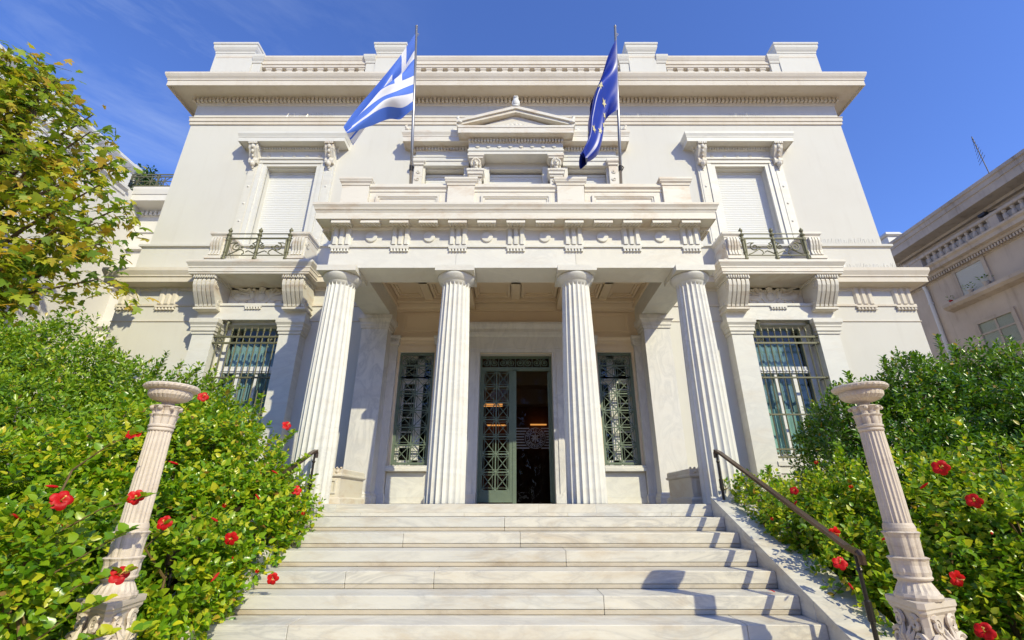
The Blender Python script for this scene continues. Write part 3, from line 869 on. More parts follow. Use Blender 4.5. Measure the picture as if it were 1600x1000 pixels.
m.lathe(0, 8.295, [(0.045, 8.89), (0.075, 8.95), (0.085, 9.02), (0.075, 9.08), (0.055, 9.115)], 12)
m.ball((0, 8.285, 9.145), 0.068, 0.062, 0.058, 12, 8)
for q in (-1, 1):
    m.ball((q*0.027, 8.230, 9.155), 0.02, 0.012, 0.02, 8, 5); m.ball((q*0.042, 8.285, 9.195), 0.016, 0.016, 0.022, 6, 4)
    m.ball((q*0.075, 8.305, 9.0), 0.022, 0.05, 0.085, 8, 5)
m.prism([(-0.01, 9.145), (0.01, 9.145), (0, 9.12)], 8.205, 8.235, 'y')
m.build('owl', M['shutter'], CW, smooth=True)

# ------------------------------------------------------------------ the porch
CX_ = (-2.81, -0.96, 0.96, 2.81)
colv = []
def flute(d, nf):
    def f(k, a, r):
        t = (a*nf/(2*math.pi)) % 1.0
        return -d*r*4*t*(1-t)
    return f
m = MB(); prof = []
for i in range(11):
    t = i/10; z = 3.235*t
    r = 0.272-0.055*t+0.012*math.sin(math.pi*t)
    prof.append((r, z))
m.lathe(0, 0, prof, 160, flute(0.10, 20))
col0 = m.build('column', M['marble'], MUS, loc=(CX_[0], 6.62, 0.0))
m = MB()
m.lathe(0, 0, [(0.205, 3.20), (0.215, 3.24), (0.222, 3.245), (0.222, 3.252), (0.228, 3.256), (0.228, 3.264), (0.236, 3.268), (0.262, 3.30), (0.288, 3.335), (0.298, 3.362), (0.296, 3.378), (0.275, 3.386)], 40)
m.box(-0.305, 0.305, -0.305, 0.305, 3.384, 3.478)
cap0 = m.build('capital', M['marble'], col0)
for p in cap0.data.polygons: p.use_smooth = len(p.vertices) == 4 and abs(p.normal.z) < 0.97 and p.center.z < 3.38
for xx in CX_[1:]: dup(col0, OFF + Vector((xx, 6.62, 0.0)))

ENT = thing  # (alias unused)
m = MB(); y0, y1 = 6.42, 6.94
for a, c in ((-3.0, -0.962), (-0.958, 0.958), (0.962, 3.0)): m.box(a, c, y0, y1, 3.48, 3.842)
for s in (-1, 1):
    a, c = sorted((s*2.48, s*2.998)); m.box(a, c, 6.945, 8.82, 3.482, 3.84)
ARC = m.build('architrave', M['marble'], MUS)
m = MB()
m.rstack(-3.0, 3.0, 6.42, 6.93, [(0.0, 3.845), (0.028, 3.846), (0.028, 3.888), (0, 3.892)])
for s in (-1, 1):
    a, c = sorted((s*2.50, s*3.0)); m.rstack(a, c, 6.931, 8.86, [(0.0, 3.845), (0.028, 3.846), (0.028, 3.888), (0, 3.892)], fl=1 if s < 0 else 0, fr=1 if s > 0 else 0, ff=0)
for xx in (-2.84, -1.88, -0.94, 0, 0.94, 1.88, 2.84): regula(m, xx, 6.42, 3.843, 0.30, 0.03, 0.028, 0.048)
m.box(-2.995, 2.995, 6.425, 6.925, 3.891, 4.2)
for s in (-1, 1):
    a, c = sorted((s*2.51, s*2.995)); m.box(a, c, 6.926, 8.86, 3.891, 4.2)
ENTB = m.build('frieze', M['marble'], MUS)
tg = triglyph_mesh(0.30, 0.335, 0.05)
for xx in (-2.84, -1.88, -0.94, 0, 0.94, 1.88, 2.84):
    if xx == -2.84: o = tg.build('triglyph', M['marble'], ENTB); o.location = (xx, 6.425, 3.89); tm = o.data
    else:
        o = link('triglyph', tm, ENTB); o.location = (xx, 6.425, 3.89)
    o.location = (xx, 6.425, 3.89)
# side triglyphs
for s in (-1, 1):
    for y in (6.60, 7.53, 8.46):
        o = link('triglyph', tm, ENTB); o.location = (s*2.995, y, 3.89); o.rotation_euler = (0, 0, s*math.pi/2)
dk = None
m = MB(); m.lathe(0, 0, [(0.095, 0), (0.095, 0.022), (0.086, 0.027), (0.03, 0.028)], 28)
m.v = [(x, -z, y) for x, y, z in m.v]
for k in range(6):
    xx = -2.36+0.944*k
    if dk is None: o = m.build('disc', M['marble'], ENTB); dk = o.data
    else: o = link('disc', dk, ENTB)
    o.location = (xx, 6.425, 4.045)
m = MB()
m.rstack(-3.0, 3.0, 6.42, 8.86, [(0, 4.18), (0.03, 4.195), (0.03, 4.235), (0.045, 4.255), (0.215, 4.262), (0.215, 4.25), (0.225, 4.25), (0.225, 4.375), (0.235, 4.378), (0.235, 4.405), (0.25, 4.41), (0.262, 4.45), (0.285, 4.49), (0.285, 4.525), (0, 4.545)])
PC = m.build('porch_cornice', M['carved'], MUS)
mm = MB(); mm.prism([(-0.075, 0.05), (-0.085, -0.025), (0.085, 0.012), (0.085, 0.05)], -0.15, 0.15, 'x')
for i in range(6):
    for j in range(3):
        mm.lathe(-0.125+0.05*i, -0.052+0.052*j, [(0.013, -0.036+0.011*j), (0.017, 0.006)], 7)
md = None
for k in range(13):
    if md is None: o = mm.build('mutule', M['carved'], PC); md = o.data
    else: o = link('mutule', md, PC)
    o.location = (-2.82+0.47*k, 6.295, 4.212)
for s in (-1, 1):
    for k in range(5):
        o = link('mutule', md, PC); o.location = (s*3.125, 6.62+0.47*k, 4.212); o.rotation_euler = (0, 0, s*math.pi/2)

# parapet over the porch
m = MB()
def parapet_run(mb, x0, x1, y0, y1, front):
    mb.box(x0, x1, y0, y1, 4.50, 5.09)
    mb.rstack(x0, x1, y0, y1, [(0, 5.09), (0.015, 5.095), (0.015, 5.14), (0.05, 5.17), (0.05, 5.235), (0.0, 5.255)], fl=0, fr=0, fb=1)
for a, c in ((-2.57, -1.21), (-0.73, 0.73), (1.21, 2.57)):
    parapet_run(m, a, c, 6.62, 6.82, True)
    fx0, fx1, z0, z1 = a+0.16, c-0.16, 4.62, 4.98
    for (p, q, r, t) in ((fx0-0.04, fx1+0.04, z1, z1+0.04), (fx0-0.04, fx0, z0, z1), (fx1, fx1+0.04, z0, z1), (fx0-0.04, fx1+0.04, z0-0.04, z0)):
        m.box(p, q, 6.588, 6.63, r, t)
    for (p, q, r, t) in ((fx0, fx1, z1-0.03, z1), (fx0, fx0+0.03, z0, z1-0.03), (fx1-0.03, fx1, z0, z1-0.03)):
        m.box(p, q, 6.603, 6.63, r, t)
for s in (-1, 1):
    a, c = sorted((s*2.70, s*2.90))
    m.box(a, c, 6.85, 8.84, 4.50, 5.09)
    m.rstack(a, c, 6.85, 8.84, [(0, 5.09), (0.05, 5.17), (0.05, 5.235), (0, 5.255)], ff=0)
PP = m.build('porch_parapet', M['carved'], MUS)
for xx in CX_:
    m = MB()
    m.rstack(xx-0.235, xx+0.235, 6.56, 6.88, [(0.0, 4.50), (0, 5.19), (0.015, 5.195), (0.015, 5.225), (0.045, 5.26), (0.045, 5.29), (0.055, 5.292), (0.055, 5.335), (0, 5.345)], fb=1)
    m.build('pier', M['carved'], PP)

# antae, porch ceiling and back wall
for s in (-1, 1):
    m = MB(); x0, x1 = sorted((s*2.52, s*3.03))
    m.rstack(x0, x1, 8.40, 8.83, [(0.05, 0.0), (0.05, 0.10), (0.03, 0.13), (0.03, 0.15), (0, 0.19), (0, 3.20)])
    m.rstack(x0, x1, 8.40, 8.83, [(0.004, 3.201), (0.02, 3.21), (0.02, 3.26), (0.035, 3.27), (0.035, 3.33), (0.06, 3.37), (0.08, 3.385), (0.08, 3.474), (0, 3.478)])
    m.build('anta', M['grey_marble'], MUS)
m = MB()
m.box(-2.48, 2.48, 6.94, 8.80, 4.0, 4.10)
for s in (-1, 1):
    a, c = sorted((s*0.84, s*1.08)); m.box(a, c, 6.942, 8.74, 3.74, 4.001)
    a, c = sorted((s*1.70, s*1.86)); m.box(a, c, 6.943, 8.66, 3.90, 4.002)
    a, c = sorted((s*2.44, s*2.478)); m.box(a, c, 6.944, 8.74, 3.80, 4.003)
m.box(-0.09, 0.09, 6.943, 8.66, 3.90, 4.002)
m.box(-2.44, 2.44, 6.944, 7.04, 3.82, 4.003); m.box(-2.44, 2.44, 8.56, 8.66, 3.86, 4.004)
m.box(-2.44, 2.44, 7.72, 7.84, 3.90, 4.0045)
for a, c in ((-2.42, -1.88), (-1.68, -1.10), (-0.82, -0.11), (0.11, 0.82), (1.10, 1.68), (1.88, 2.42)):
    for p, q in ((7.06, 7.70), (7.86, 8.54)):
        for k, e in ((0.0, 0.05), (0.05, 0.09)):
            h = 3.93+k*0.8
            m.box(a+k, c-k, p+k, p+e, h, 4.006); m.box(a+k, c-k, q-e, q-k, h, 4.006)
            m.box(a+k, a+e, p+e, q-e, h, 4.006); m.box(c-e, c-k, p+e, q-e, h, 4.006)
m.build('porch_ceiling', M['porch_paint'], MUS)
m = MB(); wall_panel(m, -2.55, 2.55, 0.0, 4.0, 8.794, holes_l[:3], 0.004)
m.build('porch_wall', M['porch_paint'], MUS, recalc=False)
m = MB()
m.rstack(-2.50, 2.50, 8.77, 8.82, [(0, 3.72), (0.01, 3.73), (0.01, 3.77), (0.04, 3.80), (0.07, 3.87), (0.07, 3.92), (0.09, 3.93), (0.09, 4.0)], fl=0, fr=0)
for s in (-1, 1):
    x0, x1 = sorted((s*1.32, s*2.34))
    for a, c, z0, z1 in ((x0, x1, 3.64, 3.69), (x0, x1, 3.27, 3.32), (x0, x0+0.05, 3.32, 3.64), (x1-0.05, x1, 3.32, 3.64)):
        m.box(a, c, 8.765, 8.82, z0, z1)
    for a, c, z0, z1 in ((x0+.05, x1-.05, 3.615, 3.64), (x0+.05, x1-.05, 3.32, 3.345), (x0+.05, x0+.075, 3.345, 3.615), (x1-.075, x1-.05, 3.345, 3.615)):
        m.box(a, c, 8.782, 8.82, z0, z1)
    x0, x1 = sorted((s*1.28, s*2.38))
    m.rstack(x0, x1, 8.77, 8.82, [(0, 2.86), (0, 3.02), (0.02, 3.03), (0.02, 3.08), (0.05, 3.12), (0.05, 3.15), (0, 3.16)], fl=0, fr=0)
    x0, x1 = sorted((s*1.62, s*2.30)); m.box(x0, x1, 8.755, 8.79, 2.94, 2.955); 
m.build('porch_wall_moulding', M['porch_paint'], MUS)

def grille_cells(m, x0, x1, z0, z1, rows, y, rb=0.011):
    xm = (x0+x1)/2; h = (z1-z0)/rows
    def bar(a, c, r=rb): m.tube([(a[0], y, a[1]), (c[0], y, c[1])], r, 4)
    def flat(a, c, d, e, yy=0.012): m.box(a, c, y-yy, y+yy, d, e)
    for xx in (x0+0.012, xm, x1-0.012): flat(xx-0.011, xx+0.011, z0, z1, 0.013)
    for k in range(rows+1):
        z = z0+h*k; flat(x0, x1, z-0.011, z+0.011, 0.014)
    for k in range(rows):
        za, zb = z0+h*k, z0+h*(k+1)
        for a, c in ((x0, xm), (xm, x1)):
            bar((a, za), (c, zb)); bar((a, zb), (c, za))
            for e in (0.035,):
                m.box(a+e+0.012, a+e+0.020, y-0.008, y+0.008, za, zb); m.box(c-e-0.020, c-e-0.012, y-0.008, y+0.008, za, zb)
                m.box(a, c, y-0.0075, y+0.0075, za+0.045, za+0.053); m.box(a, c, y-0.0075, y+0.0075, zb-0.053, zb-0.045)
    for k in range(rows+1):
        z = z0+h*k
        for xx in (x0+0.03, xm, x1-0.03):
            m.lathe(xx, 0, [(0.030, -0.022), (0.030, 0.004), (0.012, 0.008), (0.012, 0.02)], 10)
            for i in range(len(m.v)-40, len(m.v)):
                X_, Y_, Z_ = m.v[i]; m.v[i] = (X_, y-0.006-Z_, z+Y_)
            for q in range(4):
                a = q*math.pi/2+math.pi/4
                m.ball((xx+0.052*math.cos(a), y, z+0.052*math.sin(a)), 0.013, 0.01, 0.013, 6, 4)
def scroll_band(m, x0, x1, z0, z1, y, n):
    h = z1-z0
    m.box(x0, x1, y-0.015, y+0.015, z1-0.025, z1); m.box(x0, x1, y-0.015, y+0.015, z0, z0+0.02)
    for i in range(n):
        xc = x0+(x1-x0)*(i+0.5)/n; r = min((x1-x0)/n*0.46, h*0.42)
        m.tube(spiral(xc, z0+h*0.48, r, r*0.18, math.pi/2, 1.7, y, 22, 1 if i % 2 else -1), r*0.13, 5)
        m.ball((xc, y, z0+h*0.48), r*0.22, 0.015, r*0.22, 8, 5)
        m.box(x0+(x1-x0)*i/n-0.006, x0+(x1-x0)*i/n+0.006, y-0.01, y+0.01, z0, z1)

def porch_window(s):
    xa, xb = 1.64, 2.33
    m = MB(); y0, y1 = 9.02, 9.08
    for a, c in ((xa, xa+0.09), (xb-0.09, xb), (xa+0.22, xa+0.36)): m.box(a, c, y0, y1, 0.66, 2.83)
    m.box(xa+0.09, xb-0.09, y0-0.02, y1-0.003, 2.24, 2.34); m.box(xa+0.09, xb-0.09, y0, y1-0.003, 0.66, 0.76); m.box(xa+0.09, xb-0.09, y0, y1-0.003, 2.75, 2.83)
    for k in range(5): m.box(xa+0.361, xb-0.091, y0+0.01, y1-0.006, 1.0+0.28*k, 1.02+0.28*k)
    if s < 0: m.flip()
    o = m.build('porch_window', M['wood_white'], MUS)
    m = MB(); m.box(xa+0.05, xb-0.05, 9.045, 9.05, 0.70, 2.80)
    if s < 0: m.flip()
    m.build('pane', M['glass'], o)
    m = MB(); yg = 8.86
    for a, c, z0, z1 in ((xa+0.004, xa+0.035, 0.67, 2.835), (xb-0.035, xb-0.004, 0.67, 2.835), (xa+.035, xb-.035, 0.67, 0.70), (xa+.035, xb-.035, 2.81, 2.835)):
        m.box(a, c, yg-0.018, yg+0.018, z0, z1)
    scroll_band(m, xa+0.035, xb-0.035, 2.57, 2.81, yg, 4)
    grille_cells(m, xa+0.035, xb-0.035, 2.33, 2.57, 1, yg, 0.009)
    grille_cells(m, xa+0.035, xb-0.035, 0.70, 2.33, 5, yg, 0.009)
    if s < 0: m.flip()
    m.build('grille', M['green'], o)
    m = MB()
    m.rstack(xa-0.02, xb+0.04, 8.70, 8.9, [(0, 0.54), (0.03, 0.55), (0.03, 0.60), (0.01, 0.61), (0.01, 0.645)], fl=0, fr=0)
    m.box(xa-0.02, xb+0.04, 8.765, 8.82, 0.0, 0.10); m.box(xa-0.01, xb+0.03, 8.775, 8.82, 0.102, 0.53)
    if s < 0: m.flip()
    m.build('sill', M['marble'], o)
    m = MB()
    for a, c in ((xb+0.045, xb+0.33), (1.30, xa-0.045)):
        m.rstack(a, c, 8.70, 8.83, [(0.03, 0.0), (0.03, 0.12), (0, 0.17), (0, 2.93)])
        m.rstack(a, c, 8.70, 8.83, [(0.01, 2.931), (0.01, 2.96), (0.03, 2.97), (0.045, 3.10), (0.055, 3.11), (0.055, 3.15)])
        for k in range(4):
            xx = a+(c-a)*(k+0.5)/4
            m.tube(spiral(xx, 3.04, 0.045, 0.01, 0, 1.3, 8.655, 12, 1 if k % 2 else -1), 0.010, 5)
    if s < 0: m.flip()
    m.build('jamb', M['grey_marble'], o)
for s in (1, -1): porch_window(s)

# doorway
m = MB()
for s in (-1, 1):
    for a, c, y in ((0.722, 0.80, 8.745), (0.80, 0.90, 8.725), (0.90, 1.0, 8.74)):
        x0, x1 = sorted((s*a, s*c)); m.box(x0, x1, y, 8.82, 0.0, 2.82)
    x0, x1 = sorted((s*0.722, s*1.02)); m.box(x0, x1, 8.705, 8.80, 0.0, 0.16)
m.box(-1.0, 1.0, 8.742, 8.82, 2.821, 2.90); m.box(-1.05, 1.05, 8.72, 8.82, 2.90, 3.02)
m.rstack(-1.08, 1.08, 8.72, 8.83, [(0, 3.02), (0, 3.14), (0.02, 3.15), (0.04, 3.17), (0.16, 3.19), (0.16, 3.26), (0.18, 3.28), (0.21, 3.34), (0.21, 3.385), (0.0, 3.43)])
DOOR = m.build('doorway', M['grey_marble'], MUS)
m = MB(); yd = 8.99
for a, c, z0, z1 in ((-0.718, -0.69, 0.0, 2.805), (0.675, 0.718, 0.0, 2.805), (-0.06, 0.01, 0.0, 2.52), (-0.69, 0.675, 2.50, 2.56), (-0.69, 0.675, 2.785, 2.805)):
    m.box(a, c, yd-0.03, yd+0.03, z0, z1)
scroll_band(m, -0.69, 0.675, 2.56, 2.785, yd, 8)
m.build('door_frame', M['green'], DOOR)
m = MB()
m.box(-0.688, -0.061, yd-0.022, yd+0.022, 0.02, 0.22); m.box(-0.688, -0.655, yd-0.02, yd+0.02, 0.22, 2.50); m.box(-0.115, -0.06, yd-0.02, yd+0.02, 0.22, 2.50)
grille_cells(m, -0.655, -0.115, 0.22, 2.50, 7, yd, 0.009)
dl = m.build('door_leaf', M['green'], DOOR)
m = MB()                                                     # second leaf swung inwards
m.box(-0.62, -0.02, -0.02, 0.02, 0.02, 0.22); m.box(-0.62, -0.56, -0.02, 0.02, 0.22, 2.49); m.box(-0.08, -0.02, -0.02, 0.02, 0.22, 2.49)
grille_cells(m, -0.56, -0.08, 0.22, 2.49, 7, 0.0, 0.009)
ca, sa = math.cos(R(-98)), math.sin(R(-98))
m.v = [(0.655+x*ca-y*sa, 9.02+x*sa+y*ca, z) for x, y, z in m.v]
m.build('door_leaf', M['green'], DOOR)
# lobby behind it
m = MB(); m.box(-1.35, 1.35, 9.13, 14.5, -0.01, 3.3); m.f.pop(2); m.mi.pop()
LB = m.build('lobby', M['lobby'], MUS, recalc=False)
m = MB(); m.box(-1.3, 1.3, 11.0, 11.4, 2.7, 3.1); m.box(-1.3, 1.3, 12.6, 12.9, 2.55, 3.2); m.build('ceiling_beam', M['lobby_light'], LB)
for bx in ((-1.2, -0.35, 11.9, 11.95, 2.36, 2.45), (0.45, 0.95, 14.3, 14.4, 2.26, 2.29), (-0.9, -0.3, 14.3, 14.4, 2.24, 2.27)):
    m = MB(); m.box(*bx); m.build('warm_lamp', M['warm_lamp'], LB)
m = MB(); m.box(-1.25, -0.3, 12.0, 12.4, 0.0, 0.75); m.box(-1.2, -0.35, 11.95, 12.45, 0.76, 0.80); m.build('counter', M['counter'], LB)
m = MB(); m.box(-1.3, 1.3, 9.78, 9.79, 0.02, 2.9); gl = m.build('glass_door', M['door_glass'], LB)
# round emblem and stripes on the glass
m = MB(); ex, ez, ye = 0.405, 1.27, 9.772
def ring(r0, r1, n=40):
    vs = []; 
    for i in range(n):
        a = 2*math.pi*i/n
        vs += [(ex+r0*math.cos(a), ye, ez+r0*math.sin(a)), (ex+r1*math.cos(a), ye, ez+r1*math.sin(a))]
    m.add(vs, [(2*i, 2*i+1, (2*i+3) % (2*n), (2*i+2) % (2*n)) for i in range(n)])
ring(0.205, 0.213); ring(0.118, 0.126)
for k in range(8):
    z = ez-0.20+0.4*k/7; d = math.sqrt(max(0, 0.235**2-(z-ez)**2))
    for a, c in ((-0.05, ex-d), (ex+d, 0.85)):
        if c > a: m.add([(a, ye, z-0.009), (c, ye, z-0.009), (c, ye, z+0.009), (a, ye, z+0.009)], [(0, 1, 2, 3)])
for xx, z0, z1 in ((ex, -0.10, 0.10), (ex-0.045, -0.07, 0.07), (ex+0.045, -0.07, 0.07)):
    m.add([(xx-0.008, ye, ez+z0), (xx+0.008, ye, ez+z0), (xx+0.008, ye, ez+z1), (xx-0.008, ye, ez+z1)], [(0, 1, 2, 3)])
for z0 in (-0.012, 0.05): m.add([(ex-0.09, ye, ez+z0-0.006), (ex+0.09, ye, ez+z0-0.006), (ex+0.09, ye, ez+z0+0.006), (ex-0.09, ye, ez+z0+0.006)], [(0, 1, 2, 3)])
for s in (-1, 1):
    n = 12; vs = []
    for i in range(n+1):
        a = math.pi*(0.5+i/n); 
        for r in (0.052, 0.064): vs.append((ex+s*(0.075+r*math.cos(a))*1.0, ye, ez+r*math.sin(a)))
    m.add(vs, [(2*i, 2*i+1, 2*i+3, 2*i+2) for i in range(n)])
def glyphs(text, r, a0, a1, up):
    n = len(text)
    for i, ch in enumerate(text):
        cu = bpy.data.curves.new('t', 'FONT'); cu.body = ch; cu.size = 0.085; cu.align_x = 'CENTER'
        ob = bpy.data.objects.new('t', cu); COL.objects.link(ob)
        dg = bpy.context.evaluated_depsgraph_get(); me = ob.evaluated_get(dg).to_mesh()
        a = a0+(a1-a0)*i/(n-1)
        rot = a-math.pi/2 if up else a+math.pi/2
        vs = []
        for v in me.vertices:
            x, y = v.co.x, v.co.y-0.03
            vs.append((ex+r*math.cos(a)+x*math.cos(rot)-y*math.sin(rot), ye, ez+r*math.sin(a)+x*math.sin(rot)+y*math.cos(rot)))
        m.add(vs, [tuple(p.vertices) for p in me.polygons])
        ob.evaluated_get(dg).to_mesh_clear(); bpy.data.objects.remove(ob); bpy.data.curves.remove(cu)
glyphs("ΜΟΥΣΕΙΟΝ", 0.165, R(158), R(22), True)
glyphs("ΜΠΕΝΑΚΗ", 0.165, R(208), R(332), False)
for s in (-1, 1): m.add([(ex+s*0.165+dx, ye, ez+dz) for dx, dz in ((-.01, 0), (0, -.012), (.01, 0), (0, .012))], [(0, 1, 2, 3)])
m.build('emblem', M['vinyl'], LB, recalc=False)

# ================================================================== staircase
ST = thing('staircase', (0, 6.3, -1.65), 'wide white marble stairs with sloping side walls leading up to the porch', 'stairs')
RS, TR, Y0 = 0.15, 0.33, 6.30
rs = random.Random(11)
m = MB()
def slabs(mb, x0, x1, y0, y1, z0, z1, cuts, gap=0.003):
    e = [x0]+cuts+[x1]
    for a, c in zip(e, e[1:]):
        # upper stone with a recessed fillet along its foot
        mb.box(a+gap/2, c-gap/2, y0, y1, z0+0.042, z1)
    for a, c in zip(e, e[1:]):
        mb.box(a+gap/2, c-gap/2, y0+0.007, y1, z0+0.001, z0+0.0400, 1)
# porch floor
for k in range(5):
    m.box(-3.3+6.6*k/5+0.0015, -3.3+6.6*(k+1)/5-0.0015, 6.302, 9.12, -0.15, -0.004)
m.build('porch_floor', M['step'], ST, bevel=0.004)
for k in range(11):
    m = MB(); y = Y0-TR*k
    cuts = sorted(rs.uniform(-2.0, 2.0) for _ in range(2 if k % 2 else 3))
    cuts = [c for i, c in enumerate(cuts) if i == 0 or c-cuts[i-1] > 0.7]
    if k == 0: cuts = [-2.3, 0.28, 1.02]
    slabs(m, -2.5, 2.5, y, y+(0.42 if k else 0.5), -RS*(k+1)-0.002, -RS*k-0.004, cuts)
    if k == 0: pass
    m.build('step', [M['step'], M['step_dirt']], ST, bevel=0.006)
for s in (-1, 1):
    m = MB(); x0, x1 = sorted((s*2.502, s*2.96))
    def top(y): return -(Y0-y)/2.2+0.085
    e = [6.30, 5.35, 4.45, 3.85]
    for a, c in zip(e, e[1:]):
        m.prism([(a-0.0015, -1.655), (a-0.0015, top(a)), (c+0.0015, top(c)), (c+0.0015, -1.655)], x0, x1, 'x')
    m.prism([(3.848, -1.655), (3.848, top(3.85)), (3.80, top(3.80)), (2.95, top(3.80)), (2.95, -1.655)], x0, x1, 'x')
    m.prism([(6.304, -1.655), (6.304, top(6.3)), (6.32, -0.002), (6.9, -0.002), (6.9, -1.655)], x0+(0.3 if s < 0 else 0.001), x1+(0.34 if s > 0 else -0.3), 'x') if False else None
    m.build('cheek_wall', M['step'], ST, bevel=0.006)
m = MB()
for s in (-1, 1):
    pass
m.box(-3.32, 3.32, 6.45, 8.79, -1.655, -0.152)
m.build('podium', M['marble'], ST)

# fallen petals on the steps
def small_petal(x, y, z, rz, lab):
    m = MB(); n = 5; vs = []
    for i in range(n):
        t = i/(n-1); wv = 0.022*math.sin(math.pi*(0.15+0.75*t))
        vs += [(-wv, t*0.06, 0.004+0.012*math.sin(t*3)), (wv, t*0.06, 0.006+0.010*math.sin(t*3))]
    m.add(vs, [(2*i, 2*i+1, 2*i+3, 2*i+2) for i in range(n-1)])
    o = m.build('fallen_petal', M['petal'], loc=(x, y, z), recalc=False); o.rotation_euler = (0.05, 0, rz)
    tag(o, lab, 'petal')
small_petal(2.33, 4.72, -0.743, 0.9, 'red fallen petal on the right end of a stair tread')
small_petal(-2.30, 4.05, -1.04, 2.0, 'red fallen petal on the left end of a low stair tread')
small_petal(1.95, 3.05, -1.49, 1.3, 'red fallen petal near the bottom of the stairs')

# stone benches at the two ends of the porch
def bench(sgn, lab):
    t = thing('stone_bench', (sgn*2.80, 7.55, -0.004), lab, 'bench')
    m = MB()
    m.rstack(-0.27, 0.27, -0.55, 0.55, [(0.03, 0.0), (0.03, 0.07), (0.0, 0.09), (0, 0.10)], fb=1)
    m.rstack(-0.25, 0.25, -0.53, 0.53, [(0, 0.101), (0.0, 0.36)], fb=1)
    for (a, c, z0, z1) in ((-0.20, 0.20, 0.31, 0.335), (-0.20, 0.20, 0.14, 0.165), (-0.20, -0.175, 0.165, 0.31), (0.175, 0.20, 0.165, 0.31)):
        m.box(a, c, -0.545, -0.52, z0, z1)
    m.build('body', M['carved'], t).location = (0, 0, 0)
    m = MB()
    m.rstack(-0.26, 0.26, -0.54, 0.54, [(0, 0.362), (0.02, 0.38), (0.02, 0.40), (0.0, 0.41), (0.0, 0.47), (-0.02, 0.485)], fb=1)
    for k in range(4): m.ball((-0.19+0.127*k, -0.545, 0.44), 0.022, 0.012, 0.022, 8, 5)
    for k in range(9): m.ball((-0.24+0.06*k, -0.53, 0.49), 0.018, 0.03, 0.018, 6, 4)
    m.build('seat_slab', M['carved'], t).location = (0, 0, 0)
bench(-1, 'low carved stone bench on the porch between the leftmost column and the wall')
bench(1, 'low carved stone bench on the porch beside the column with the bare handrail')

# handrails
def handrail(sgn, lab):
    X = sgn*2.64
    t = thing('handrail', (X, 6.2, 0.0), lab, 'handrail')
    pts = [(6.24, 0.655), (6.12, 0.615), (4.05, -0.315), (3.93, -0.345)]
    m = MB()
    def flat(pts, hw, th):
        vs = []; n = len(pts)
        for (y, z) in pts:
            vs += [(X-hw, y, z-th), (X+hw, y, z-th), (X+hw*0.92, y, z+th), (X-hw*0.92, y, z+th)]
        fs = [(4*i+j, 4*i+(j+1) % 4, 4*i+4+(j+1) % 4, 4*i+4+j) for i in range(n-1) for j in range(4)] + [(3, 2, 1, 0), (4*n-4, 4*n-3, 4*n-2, 4*n-1)]
        m.add(vs, fs)
    flat(pts, 0.030, 0.010); flat([(y, z-0.018) for y, z in pts], 0.020, 0.009)
    m.tube([(X, 6.235, 0.645), (X, 6.26, 0.62), (X, 6.26, 0.56)], 0.028, 8); m.tube([(X, 3.935, -0.345), (X, 3.91, -0.37), (X, 3.91, -0.43)], 0.028, 8)
    m.build('rail', M['bronze'], t)
    for y, z0, z1 in ((6.22, -0.01, 0.63), (3.97, -0.98, -0.35)):
        m = MB()
        m.lathe(X, y, [(0.045, z0), (0.045, z0+0.02), (0.018, z0+0.03), (0.016, z0+0.16), (0.026, z0+0.17), (0.026, z0+0.30), (0.016, z0+0.31), (0.014, z1-0.14), (0.024, z1-0.12), (0.014, z1-0.1), (0.014, z1)], 10)
        m.build('post', M['dark_iron'], t, smooth=False)
handrail(1, 'bronze handrail sloping down in full view beside the right flower bed')
handrail(-1, 'bronze handrail nearly hidden in the left hibiscus, only its top bend showing')

